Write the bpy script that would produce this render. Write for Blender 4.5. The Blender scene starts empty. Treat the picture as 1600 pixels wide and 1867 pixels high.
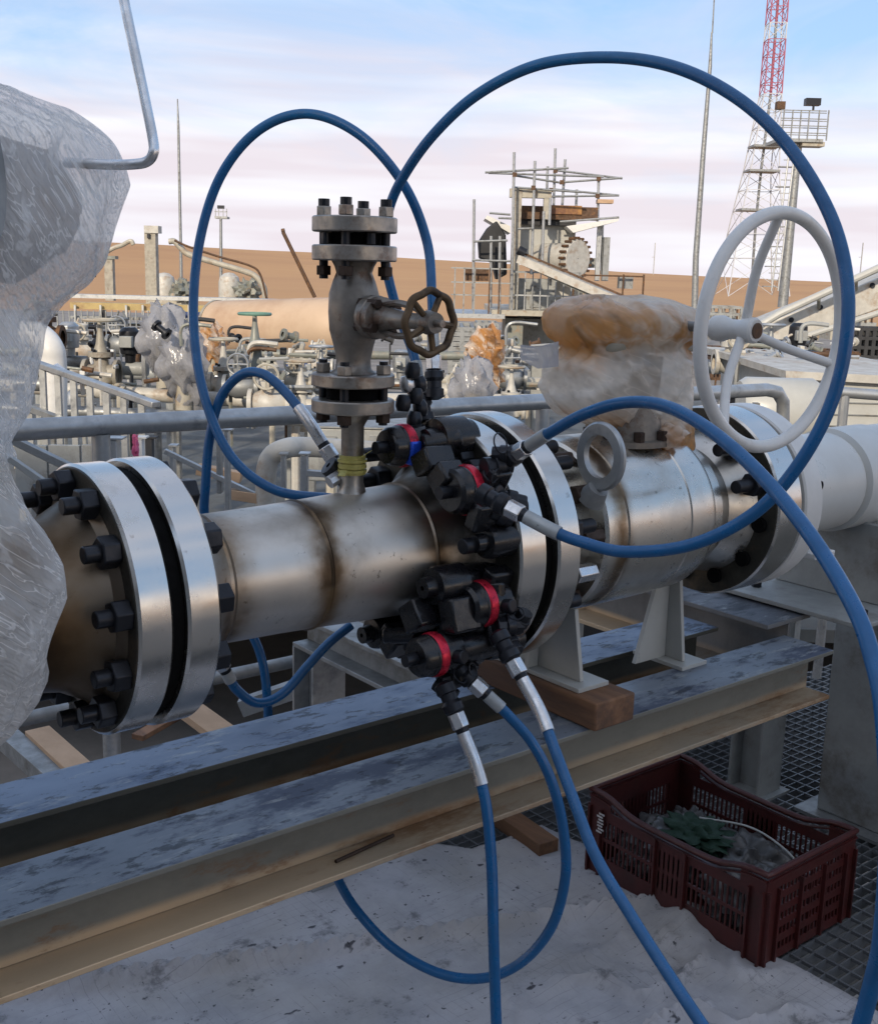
import bpy, math, random
import numpy as np
from mathutils import Vector, Matrix, noise
random.seed(7)
rng = np.random.RandomState(7)
C = bpy.context.scene.collection
R_ = math.radians

# ---------------------------------------------------------------- camera
F, CX, CY = 2074.0, 800.0, 933.5            # focal length and centre, in photo pixels
CAMH = 1.65                                  # eye height over the deck
_dn = np.array([-257, 9817, 2074.]); _dn /= np.linalg.norm(_dn)
_X = np.array([2630, 0, 2074.]); _X[1] = -(_X[0]*_dn[0]+_X[2]*_dn[2])/_dn[1]; _X /= np.linalg.norm(_X)
_Z = -_dn; _Y = np.cross(_X, _Z)
if _Y[2] < 0: _Y = -_Y
RW = np.array([_X, _Y, _Z])                  # camera frame (right, down, forward) -> world
CAM = np.array([0, 0, CAMH])
cam_d = bpy.data.cameras.new('camera'); cam = bpy.data.objects.new('camera', cam_d); C.objects.link(cam)
cam_d.sensor_fit = 'HORIZONTAL'; cam_d.sensor_width = 36; cam_d.lens = F/1600*36
cam_d.clip_start = 0.05; cam_d.clip_end = 12000
M = Matrix.Identity(4)
for i, v in enumerate((RW[:, 0], -RW[:, 1], -RW[:, 2])):
    for j in range(3): M[j][i] = v[j]
for j in range(3): M[j][3] = CAM[j]
cam.matrix_world = M
bpy.context.scene.camera = cam

# ---------------------------------------------------------------- sky, sun, exposure
sc = bpy.context.scene
sc.view_settings.view_transform = 'Standard'; sc.view_settings.look = 'None'
sc.view_settings.gamma = 1; sc.view_settings.exposure = 0.50
SUN_EL, SUN_AZ = R_(24), R_(235)             # low sun behind and to the left of the camera
w = bpy.data.worlds.new('World'); sc.world = w; w.use_nodes = True
nt = w.node_tree; N = nt.nodes; L = nt.links; N.clear()
out = N.new('ShaderNodeOutputWorld'); bg = N.new('ShaderNodeBackground'); bg.inputs[1].default_value = 0.1
sky = N.new('ShaderNodeTexSky'); sky.sky_type = 'NISHITA'; sky.sun_disc = False
sky.sun_elevation = SUN_EL; sky.sun_rotation = SUN_AZ; sky.dust_density = 0.6; sky.ozone_density = 1.0
tc = N.new('ShaderNodeTexCoord'); sep = N.new('ShaderNodeSeparateXYZ'); L.new(tc.outputs['Generated'], sep.inputs[0])
mp = N.new('ShaderNodeMapping'); mp.inputs['Scale'].default_value = (1.9, 1.9, 6.0); L.new(tc.outputs['Generated'], mp.inputs[0])
nz = N.new('ShaderNodeTexNoise'); nz.inputs['Scale'].default_value = 1.6; nz.inputs['Detail'].default_value = 6; nz.inputs['Roughness'].default_value = .6; nz.inputs['Distortion'].default_value = .7
L.new(mp.outputs[0], nz.inputs[0])
band = N.new('ShaderNodeValToRGB')           # cloud cover by elevation: thick streaks low down
L.new(sep.outputs['Z'], band.inputs[0]); e = band.color_ramp.elements
e[0].position = 0.0; e[0].color = (1, 1, 1, 1); e[1].position = 0.85; e[1].color = (.5, .5, .5, 1)
for p_, v_ in ((0.07, .95), (0.13, .72), (0.19, .42), (.30, .30)):
    q_ = band.color_ramp.elements.new(p_); q_.color = (v_, v_, v_, 1)
add = N.new('ShaderNodeMath'); add.operation = 'ADD'; L.new(nz.outputs[0], add.inputs[0]); L.new(band.outputs[0], add.inputs[1])
cr = N.new('ShaderNodeMapRange'); cr.inputs[1].default_value = .82; cr.inputs[2].default_value = 1.34; cr.inputs[3].default_value = .0; cr.inputs[4].default_value = .96
L.new(add.outputs[0], cr.inputs[0])
nz2 = N.new('ShaderNodeTexNoise'); nz2.inputs['Scale'].default_value = 2.3; nz2.inputs['Detail'].default_value = 3
mp2 = N.new('ShaderNodeMapping'); mp2.inputs['Scale'].default_value = (1.0, 1.0, 14.0); mp2.inputs['Location'].default_value = (3.1, 1.2, .4)
L.new(tc.outputs['Generated'], mp2.inputs[0]); L.new(mp2.outputs[0], nz2.inputs[0])
ccol = N.new('ShaderNodeValToRGB'); L.new(nz2.outputs[0], ccol.inputs[0]); e = ccol.color_ramp.elements
e[0].position = .40; e[0].color = (6.3, 5.7, 6.1, 1); e[1].position = .60; e[1].color = (7.3, 7.2, 7.6, 1)
hue = N.new('ShaderNodeMix'); hue.data_type = 'RGBA'; hue.blend_type = 'MIX'; hue.inputs[0].default_value = .65   # thin high veil over the blue
L.new(sky.outputs[0], hue.inputs[6]); hue.inputs[7].default_value = (2.9, 4.6, 7.4, 1)
dt = N.new('ShaderNodeVectorMath'); dt.operation = 'DOT_PRODUCT'; L.new(tc.outputs['Generated'], dt.inputs[0]); dt.inputs[1].default_value = (math.sin(SUN_AZ), math.cos(SUN_AZ), 0)
wr_ = N.new('ShaderNodeMapRange'); wr_.inputs[1].default_value = -.3; wr_.inputs[2].default_value = .5; wr_.inputs[3].default_value = 0; wr_.inputs[4].default_value = .85; L.new(dt.outputs['Value'], wr_.inputs[0])
wm = N.new('ShaderNodeMix'); wm.data_type = 'RGBA'; L.new(wr_.outputs[0], wm.inputs[0]); L.new(ccol.outputs[0], wm.inputs[6]); wm.inputs[7].default_value = (16.0, 13.4, 10.6, 1)   # low cloud glows warm toward the sun
ccol = wm; CO = 2
mx = N.new('ShaderNodeMix'); mx.data_type = 'RGBA'; L.new(cr.outputs[0], mx.inputs[0]); L.new(hue.outputs[2], mx.inputs[6]); L.new(ccol.outputs[CO], mx.inputs[7])
L.new(mx.outputs[2], bg.inputs[0]); L.new(bg.outputs[0], out.inputs[0])
sd = bpy.data.lights.new('sun', 'SUN'); sd.energy = 2.9; sd.angle = R_(1.5); sd.color = (1, .86, .68)
so = bpy.data.objects.new('sun', sd); C.objects.link(so)
_sdir = Vector((math.sin(SUN_AZ)*math.cos(SUN_EL), math.cos(SUN_AZ)*math.cos(SUN_EL), math.sin(SUN_EL)))
so.rotation_euler = _sdir.to_track_quat('Z', 'Y').to_euler()

# ---------------------------------------------------------------- pixel -> place helpers
def ray(x, y): return RW @ np.array([(x-CX)/F, (y-CY)/F, 1.])
def AZ(x, y, z): r = ray(x, y); return r*((z-CAMH)/r[2])+CAM
def AY(x, y, Y): r = ray(x, y); return r*(Y/r[1])+CAM
def AX(x, y, X): r = ray(x, y); return r*(X/r[0])+CAM
def AD(x, y, d): return ray(x, y)*d+CAM
HD = RW[:, 2].copy(); HD[2] = 0; HD /= np.linalg.norm(HD)      # level heading of the view
UD = np.array([HD[1], -HD[0], 0.]); ZD = np.array([0, 0, 1.])
def AH(x, y, h): r = ray(x, y); return r*(h/(r@HD))+CAM       # on an upright plane h metres ahead
YA, ZA = 1.592, CAMH-.49                                       # the pipeline's axis
V = lambda *a: np.array(a, float)

# ---------------------------------------------------------------- mesh builder
def unit(v): v = np.asarray(v, float); return v/(np.linalg.norm(v)+1e-12)
def frame(d):
    d = unit(d); u = np.cross(d, [0, 0, 1.])
    if np.linalg.norm(u) < .1: u = np.cross(d, [0, 1., 0])
    u = unit(u); return u, np.cross(d, u), d
def spline(P, n=8, closed=False):
    P = [np.asarray(p, float) for p in P]; o = []
    m = len(P)
    for i in range(m if closed else m-1):
        if closed: a, b, c, d = P[i-1], P[i], P[(i+1) % m], P[(i+2) % m]
        else: b, c = P[i], P[i+1]; a = P[i-1] if i else 2*b-c; d = P[i+2] if i+2 < m else 2*c-b
        for k in range(n):
            t = k/n
            o.append(.5*((2*b)+(-a+c)*t+(2*a-5*b+4*c-d)*t*t+(-a+3*b-3*c+d)*t**3))
    if not closed: o.append(P[-1])
    return o
class MB:
    def __init__(s): s.v = []; s.f = []
    def raw(s, v, f):
        b = len(s.v); s.v += [tuple(map(float, p)) for p in v]; s.f += [tuple(b+i for i in q) for q in f]; return s
    def box(s, c, size, ax=None, rz=0):
        c = np.asarray(c, float); hx, hy, hz = np.asarray(size, float)/2
        if ax is None: ax = (V(math.cos(rz), math.sin(rz), 0), V(-math.sin(rz), math.cos(rz), 0), ZD)
        v = [c+a*hx*ax[0]+b*hy*ax[1]+d*hz*ax[2] for d in (-1, 1) for b in (-1, 1) for a in (-1, 1)]
        return s.raw(v, [(0, 2, 3, 1), (4, 5, 7, 6), (0, 1, 5, 4), (2, 6, 7, 3), (0, 4, 6, 2), (1, 3, 7, 5)])
    def bb(s, x0, x1, y0, y1, z0, z1): return s.box(((x0+x1)/2, (y0+y1)/2, (z0+z1)/2), (x1-x0, y1-y0, z1-z0))
    def beam(s, a, b, w, h, up=ZD):
        a = np.asarray(a, float); b = np.asarray(b, float); d = b-a; l = np.linalg.norm(d); d = d/l
        sd_ = np.cross(d, up); sd_ = unit(sd_) if np.linalg.norm(sd_) > .05 else UD
        return s.box((a+b)/2, (l, w, h), (d, sd_, np.cross(sd_, d)))
    def cyl(s, a, b, r0, r1=None, n=16, cap=True, ph=0):
        r1 = r0 if r1 is None else r1; a = np.asarray(a, float); b = np.asarray(b, float); u, w_, d = frame(b-a)
        v = []
        for p, r in ((a, r0), (b, r1)):
            for i in range(n):
                t = 2*math.pi*i/n+ph; v.append(p+r*(math.cos(t)*u+math.sin(t)*w_))
        f = [(i, (i+1) % n, n+(i+1) % n, n+i) for i in range(n)]
        if cap: f += [tuple(range(n-1, -1, -1)), tuple(range(n, 2*n))]
        return s.raw(v, f)
    def lathe(s, prof, o, d, n=64):
        o = np.asarray(o, float); u, w_, d = frame(d); v = []; f = []
        for t_, r in prof:
            for i in range(n):
                a = 2*math.pi*i/n; v.append(o+d*t_+max(r, 1e-4)*(math.cos(a)*u+math.sin(a)*w_))
        for k in range(len(prof)-1):
            for i in range(n): f.append((k*n+i, k*n+(i+1) % n, (k+1)*n+(i+1) % n, (k+1)*n+i))
        return s.raw(v, f)
    def tube(s, P, r, n=10, closed=False, cap=True):
        P = [np.asarray(p, float) for p in P]; m = len(P); v = []; f = []; u = None
        for i in range(m):
            a = P[i-1] if (i or closed) else P[i]; b = P[(i+1) % m] if (i < m-1 or closed) else P[i]
            d = unit(b-a)
            if u is None: u = frame(d)[0]
            u = unit(u-d*(u@d)); w_ = np.cross(d, u); rr = r[i] if hasattr(r, '__len__') else r
            for k in range(n):
                t = 2*math.pi*k/n; v.append(P[i]+rr*(math.cos(t)*u+math.sin(t)*w_))
        for i in range(m if closed else m-1):
            for k in range(n):
                j = (i+1) % m; f.append((i*n+k, i*n+(k+1) % n, j*n+(k+1) % n, j*n+k))
        if cap and not closed: f += [tuple(range(n-1, -1, -1)), tuple((m-1)*n+k for k in range(n))]
        return s.raw(v, f)
    def prism(s, P, d):
        P = [np.asarray(p, float) for p in P]; n = len(P); d = np.asarray(d, float)
        return s.raw(P+[p+d for p in P], [tuple(range(n-1, -1, -1)), tuple(range(n, 2*n))]+[(i, (i+1) % n, n+(i+1) % n, n+i) for i in range(n)])
    def blob(s, c, r, seed=0, amp=.2, n=14, fr=2.2):
        c = np.asarray(c, float); r = np.asarray(r, float)*np.ones(3); v = []; f = []
        for j in range(n+1):
            ph = math.pi*j/n
            for i in range(2*n):
                th = math.pi*i/n; q = Vector((math.sin(ph)*math.cos(th), math.sin(ph)*math.sin(th), math.cos(ph)))
                k = 1+amp*noise.noise(q*fr+Vector((seed*3.7, seed, 0)))*1.6; v.append(c+np.array(q)*r*k)
        for j in range(n):
            for i in range(2*n): f.append((j*2*n+i, (j+1)*2*n+i, (j+1)*2*n+(i+1) % (2*n), j*2*n+(i+1) % (2*n)))
        return s.raw(v, f)
    def loft(s, rings):
        n = len(rings[0]); v = [p for r in rings for p in r]; f = []
        for k in range(len(rings)-1):
            for i in range(n): f.append((k*n+i, k*n+(i+1) % n, (k+1)*n+(i+1) % n, (k+1)*n+i))
        f += [tuple(range(n-1, -1, -1)), tuple((len(rings)-1)*n+k for k in range(n))]
        return s.raw(v, f)
    def build(s, name, m, parent=None, bev=0, ang=35, smooth=True):
        me = bpy.data.meshes.new(name); v = np.array(s.v)
        if parent is not None: v = v-np.array(PW[parent.name])
        me.from_pydata(v.tolist(), [], s.f); me.update()
        me.materials.append(m)
        import bmesh as _b
        bm = _b.new(); bm.from_mesh(me); _b.ops.recalc_face_normals(bm, faces=bm.faces); bm.to_mesh(me); bm.free()
        if smooth:
            me.polygons.foreach_set('use_smooth', [True]*len(me.polygons)); me.set_sharp_from_angle(angle=R_(ang))
        o = bpy.data.objects.new(name, me); C.objects.link(o)
        if parent is not None: o.parent = parent; PW[o.name] = PW[parent.name]
        if bev:
            b = o.modifiers.new('bevel', 'BEVEL'); b.width = bev; b.segments = 2; b.limit_method = 'ANGLE'; b.angle_limit = R_(40)
        return o
PW = {}                                        # world position of each thing's own origin
def tag(o, label=None, cat=None, group=None, kind=None):
    if label: o['label'] = label
    if cat: o['category'] = cat
    if group: o['group'] = group
    if kind: o['kind'] = kind
    return o
def thing(name, loc, label, cat, group=None):
    o = bpy.data.objects.new(name, None); C.objects.link(o); o.location = tuple(map(float, loc)); o.empty_display_size = .1
    PW[o.name] = tuple(map(float, loc)); return tag(o, label, cat, group)
def dup(root, loc, label, group=None):
    r = root.copy(); C.objects.link(r); r.location = tuple(map(float, loc)); r['label'] = label
    if group: r['group'] = group
    for ch in root.children:
        c = ch.copy(); C.objects.link(c); c.parent = r
        for g in ch.children:
            d = g.copy(); C.objects.link(d); d.parent = c
    return r

# ---------------------------------------------------------------- materials
def lin(c):
    return tuple(((x/255)/12.92 if x/255 <= .04045 else ((x/255+.055)/1.055)**2.4) for x in c)+(1,)
class MT:
    """small helper round a Principled material in object space (metres)"""
    def __init__(s, name, col=(.5, .5, .5), rough=.5, metal=0.):
        s.m = bpy.data.materials.new(name); s.m.use_nodes = True; s.nt = s.m.node_tree; s.N = s.nt.nodes; s.L = s.nt.links
        s.p = s.N['Principled BSDF']; s.out = s.N['Material Output']
        s.p.inputs['Roughness'].default_value = rough; s.p.inputs['Metallic'].default_value = metal
        g = s.N.new('ShaderNodeNewGeometry'); s.pos = g.outputs['Position']; s.nrm = g.outputs['Normal']
        r = s.N.new('ShaderNodeRGB'); r.outputs[0].default_value = tuple(col[:3])+(1,); s.col = r.outputs[0]
    def noise(s, scale=10, detail=5, rough=.6, stretch=(1, 1, 1), off=(0, 0, 0), dist=0):
        m = s.N.new('ShaderNodeMapping'); m.inputs['Scale'].default_value = stretch; m.inputs['Location'].default_value = off
        s.L.new(s.pos, m.inputs[0]); n = s.N.new('ShaderNodeTexNoise'); n.inputs['Scale'].default_value = scale
        n.inputs['Detail'].default_value = detail; n.inputs['Roughness'].default_value = rough; n.inputs['Distortion'].default_value = dist
        s.L.new(m.outputs[0], n.inputs[0]); return n.outputs[0]
    def voro(s, scale=20, stretch=(1, 1, 1)):
        m = s.N.new('ShaderNodeMapping'); m.inputs['Scale'].default_value = stretch; s.L.new(s.pos, m.inputs[0])
        n = s.N.new('ShaderNodeTexVoronoi'); n.inputs['Scale'].default_value = scale; s.L.new(m.outputs[0], n.inputs[0]); return n.outputs[0]
    def ramp(s, x, a, b, lo=0., hi=1.):
        r = s.N.new('ShaderNodeMapRange'); r.inputs[1].default_value = a; r.inputs[2].default_value = b
        r.inputs[3].default_value = lo; r.inputs[4].default_value = hi; r.interpolation_type = 'SMOOTHSTEP'
        s.L.new(x, r.inputs[0]); return r.outputs[0]
    def math(s, op, a, b=None, c=None):
        m = s.N.new('ShaderNodeMath'); m.operation = op
        for i, q in enumerate((a, b, c)):
            if q is None: continue
            if isinstance(q, (int, float)): m.inputs[i].default_value = q
            else: s.L.new(q, m.inputs[i])
        return m.outputs[0]
    def axis(s, i):
        sp = s.N.new('ShaderNodeSeparateXYZ'); s.L.new(s.pos, sp.inputs[0]); return sp.outputs[i]
    def mix(s, fac, col, mode='MIX'):
        m = s.N.new('ShaderNodeMix'); m.data_type = 'RGBA'; m.blend_type = mode
        if isinstance(fac, (int, float)): m.inputs[0].default_value = fac
        else: s.L.new(fac, m.inputs[0])
        s.L.new(s.col, m.inputs[6])
        if isinstance(col, (tuple, list)): m.inputs[7].default_value = tuple(col[:3])+(1,)
        else: s.L.new(col, m.inputs[7])
        s.col = m.outputs[2]; return s
    def setr(s, x, i='Roughness'): s.L.new(x, s.p.inputs[i]); return s
    def bump(s, x, strength=.3, dist=.002):
        b = s.N.new('ShaderNodeBump'); b.inputs['Strength'].default_value = strength; b.inputs['Distance'].default_value = dist
        s.L.new(x, b.inputs['Height']); s.L.new(b.outputs[0], s.p.inputs['Normal']); s.b = b; return s
    def done(s): s.L.new(s.col, s.p.inputs['Base Color']); return s.m

def simple(name, col, rough=.5, metal=0., var=.35, scale=12, dirt=None, dsc=5, dth=(.5, .7), bump=.15, stretch=(1, 1, 1), spec=None):
    t = MT(name, col, rough, metal)
    n = t.noise(scale, 6, .65, stretch)
    t.mix(t.ramp(n, .3, .7, 0, var), tuple(c*.45 for c in col[:3]))
    if dirt: t.mix(t.ramp(t.noise(dsc, 7, .7, stretch, (5, 2, 9)), dth[0], dth[1], 0, .9), dirt)
    t.setr(t.ramp(n, .3, .7, max(rough-.1, .03), min(rough+.15, 1)))
    if spec is not None: t.p.inputs['Specular IOR Level'].default_value = spec
    if bump: t.bump(n, bump, .002)
    return t.done()

# machined flange rims: turned along the axis, faint streaks and smudges
t = MT('machined_steel', (.66, .635, .59), .2, 1.)
nn = t.noise(5, 4, .6, (9, 1, 1)); n2 = t.noise(11, 6, .7)
t.mix(t.ramp(n2, .52, .78, 0, .4), (.34, .30, .25)); t.mix(t.ramp(t.noise(30, 5, .7), .62, .7, 0, .4), (.2, .16, .12))
t.setr(t.ramp(n2, .3, .75, .17, .32)); t.bump(t.noise(160, 2, .5, (3, .08, .08)), .04, .0003); M_RIM = t.done()
# rolled pipe with brown weld tint at given stations along X
def weld_steel(name, base, stations, width, top_dirt=True, rough=.36, soot=None):
    t = MT(name, base, rough, .92); x = t.axis(0)
    n1 = t.noise(7, 6, .65); n3 = t.noise(45, 5, .7)
    t.mix(t.ramp(n1, .45, .75, 0, .55), tuple(c*.5 for c in base)); t.mix(t.ramp(n3, .62, .72, 0, .75), (.09, .07, .055))
    wob = t.math('MULTIPLY', t.math('SUBTRACT', t.noise(12, 4, .6), .5), .05)
    xx = t.math('ADD', x, wob)
    for s_, w_ in zip(stations, width):
        d = t.math('ABSOLUTE', t.math('SUBTRACT', xx, s_))
        t.mix(t.math('MULTIPLY', t.ramp(d, w_*1.3, 0, 0, .95), t.ramp(n1, .3, .6, .55, 1)), (.20, .12, .05)); t.mix(t.math('MULTIPLY', t.ramp(d, w_*.75, w_*.1, 0, .9), t.ramp(t.noise(6, 4, .6, (1, 1, 1), (4, 4, 4)), .42, .6, .1, 1)), (.055, .034, .02))
    if soot: t.mix(t.math('MULTIPLY', t.ramp(xx, soot[0], soot[1]), t.ramp(t.noise(9, 6, .7, (1, 1, 1), (1, 6, 2)), .35, .6, .25, .95)), (.03, .026, .02))
    t.mix(t.ramp(t.noise(3.2, 6, .7, (1, 1, 1), (8, 1, 3)), .5, .75, 0, .35), (.30, .23, .15)); t.setr(t.ramp(n1, .3, .8, rough-.06, rough+.2)); t.bump(n3, .12, .001); return t.done()
M_SPOOL = weld_steel('pipe_steel', (.62, .58, .52), (.985, 1.195, .805), (.036, .040, .050), rough=.42, soot=(1.16, 1.27))
M_FACE = simple('shaded_flange_face', (.07, .066, .055), .5, .7, .5, 18, dirt=(.13, .10, .07), dsc=8)  # dull dark colour stands in for shade on the left-hand flange faces
M_HUB = weld_steel('hub_steel', (.20, .175, .145), (1.2, .5), (.05, .12), rough=.45)
M_BODY = weld_steel('valve_steel', (.64, .61, .55), (1.60,), (.03,), rough=.27)
M_BLACK = simple('black_oxide', (.022, .024, .03), .38, .5, .5, 30, bump=.2)
M_BLACKP = simple('black_rubber', (.010, .010, .012), .24, 0, .4, 30, bump=.2)
M_GAP = simple('gap_shade_black', (.004, .004, .004), .85, 0, .2, 30, spec=.1, bump=0)  # near-black colour stands in for shade in flange gaps and holes
M_BLUED = simple('blued_steel', (.03, .04, .09), .35, .6, .5, 25)
M_RED = simple('red_anodised', (.62, .02, .05), .3, .55, .4, 60, dirt=(.12, .01, .02), dsc=60, dth=(.55, .65))
M_BLUEA = simple('blue_anodised', (.02, .08, .55), .3, .4, .4, 60)
M_GALV = simple('galvanised', (.46, .47, .47), .42, .75, .4, 18, dirt=(.22, .23, .24), dsc=9)
M_GALVD = simple('galvanised_dull', (.30, .31, .31), .5, .55, .5, 14, dirt=(.13, .12, .10), dsc=6)
M_STEELG = simple('grey_painted_steel', (.30, .31, .30), .5, 0, .35, 10, dirt=(.14, .12, .10), dsc=4)
M_PIPEW = simple('white_grey_pipe_paint', (.56, .56, .53), .34, 0, .15, 6, dirt=(.38, .34, .28), dsc=5, dth=(.6, .8), bump=.04)
M_WHITE = simple('white_paint', (.66, .65, .62), .38, 0, .2, 12, dirt=(.42, .38, .32), dsc=8, dth=(.58, .75), bump=.05)
M_GREYP = simple('pale_grey_paint', (.42, .42, .39), .36, 0, .2, 8, dirt=(.30, .27, .22), dsc=6, dth=(.6, .8), bump=.05)
M_CREAM = simple('cream_paint', (.41, .38, .31), .5, 0, .45, 8, dirt=(.25, .17, .10), dsc=5)
M_CREAML = simple('pale_cream_paint', (.50, .48, .43), .5, 0, .4, 8, dirt=(.30, .22, .15), dsc=5)
M_TANV = simple('sun_tan_paint', (.52, .38, .26), .55, 0, .25, .7, dirt=(.32, .19, .11), dsc=.5, dth=(.5, .75), bump=.02)
M_BROWN = simple('rusty_brown', (.10, .055, .03), .7, .2, .5, 20, dirt=(.2, .09, .03), dsc=14)
M_GATE = simple('cast_valve_grey', (.24, .215, .185), .46, .55, .5, 28, dirt=(.13, .08, .055), dsc=16, dth=(.5, .62), bump=.4)
M_GATEF = simple('machined_grey', (.38, .35, .31), .40, .85, .5, 34, dirt=(.2, .15, .12), dsc=22, dth=(.5, .66))
M_GWHEEL = simple('bronze_brown_iron', (.13, .085, .045), .55, .5, .5, 30, dirt=(.03, .022, .018), dsc=24)
M_NUTR = simple('rusty_nut', (.05, .03, .02), .6, .4, .5, 50)
M_YEL = simple('yellow_tape', (.42, .37, .10), .45, 0, .5, 90, bump=.5)
M_YELP = simple('weathered_yellow_paint', (.42, .31, .12), .5, 0, .4, 4, dirt=(.2, .1, .05), dsc=2)
M_GREEN = simple('green_paint', (.13, .25, .19), .5, 0, .35, 10)
M_BLUEP = simple('blue_panel', (.02, .05, .17), .5, 0, .3, 3)
M_PURPLE = simple('red_mast_paint', (.34, .085, .13), .5, 0, .3, 3)
M_MASTW = simple('mast_white_paint', (.5, .5, .52), .5, 0, .3, 3)
M_DARK = simple('dark_paint_and_shade', (.03, .03, .032), .7, 0, .3, 5)  # dark paint, also used as painted shade behind the crate and in gaps
M_TARP = simple('black_tarpaulin', (.012, .012, .014), .6, 0, .5, 1.2, bump=.6)
M_ORANGE = simple('ochre_board', (.45, .22, .06), .6, 0, .5, 1.2, dirt=(.12, .05, .03), dsc=.8, dth=(.45, .6))
M_HOSE = simple('blue_hose', (.006, .098, .26), .33, 0, .3, 40, dirt=(.01, .05, .13), dsc=30, dth=(.6, .8), bump=.05)
M_CRIMP = simple('zinc_crimp', (.72, .72, .72), .3, .9, .3, 50)
M_SLEEVE = simple('clear_grey_sleeve', (.40, .42, .42), .35, .3, .3, 50)
M_WOOD = simple('old_timber', (.24, .12, .06), .8, 0, .6, 16, dirt=(.08, .045, .03), dsc=9, dth=(.45, .65), bump=.6, stretch=(1, .12, 1))
M_PLANK = simple('pale_timber', (.48, .32, .20), .8, 0, .45, 16, bump=.4, stretch=(.3, .2, 1))
M_GALVF = simple('galvanised_grille', (.22, .23, .24), .5, .6, .4, 12)
# beams: galvanised, blue-black bloom and stains on top, iron stain on the ledge
def beam_mat(name, base, top, stain, th):
    t = MT(name, base, .5, .35); sp = t.N.new('ShaderNodeSeparateXYZ'); t.L.new(t.nrm, sp.inputs[0]); up = t.ramp(sp.outputs[2], .7, .9)
    n1 = t.noise(7, 7, .72, (.6, 1.4, 1)); n2 = t.noise(28, 6, .7, (.5, 1.2, 1), (3, 1, 0)); n3 = t.noise(1.6, 3, .5, (1, 1, 1), (1, 7, 2))
    t.mix(t.ramp(n1, .35, .7, 0, .5), tuple(c*.6 for c in base))
    low = t.ramp(t.axis(2), .712, .694); ledge = t.math('MULTIPLY', low, 1.)
    a = t.math('MULTIPLY', up, t.ramp(t.axis(2), .74, .78))
    t.mix(a, top)
    b = t.math('MULTIPLY', a, t.ramp(n1, th, th+.12)); t.mix(t.math('MULTIPLY', b, .85), stain)
    b = t.math('MULTIPLY', a, t.ramp(n2, .53, .62)); t.mix(t.math('MULTIPLY', b, .75), (.03, .035, .045)); t.mix(t.math('MULTIPLY', a, t.ramp(t.noise(22, 6, .75, (.4, 1.3, 1), (1, 9, 0)), .55, .68, 0, .7)), (.38, .40, .40))
    t.mix(t.math('MULTIPLY', ledge, t.ramp(n3, .3, .65, .25, .95)), (.62, .45, .28))
    t.mix(t.math('MULTIPLY', ledge, t.ramp(t.noise(6, 7, .75, (.35, 1, 1), (2, 2, 5)), .50, .66, 0, .9)), (.24, .13, .06)); t.mix(t.math('MULTIPLY', t.math('MULTIPLY', t.ramp(t.axis(2), .80, .70), t.math('SUBTRACT', 1., up)), t.ramp(t.noise(9, 7, .75, (.6, 1, 1.6), (6, 2, 5)), .56, .68, 0, .7)), (.20, .10, .045))
    t.setr(t.ramp(n1, .3, .7, .42, .7)); t.bump(n2, .25, .001); return t.done()
M_BEAMF = beam_mat('front_beam_zinc', (.215, .21, .18), (.22, .25, .29), (.07, .085, .13), .50)
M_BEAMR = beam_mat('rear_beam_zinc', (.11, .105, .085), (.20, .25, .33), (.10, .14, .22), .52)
M_BEAMX = beam_mat('dark_beam_zinc', (.20, .20, .20), (.10, .105, .12), (.05, .055, .065), .5)
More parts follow.
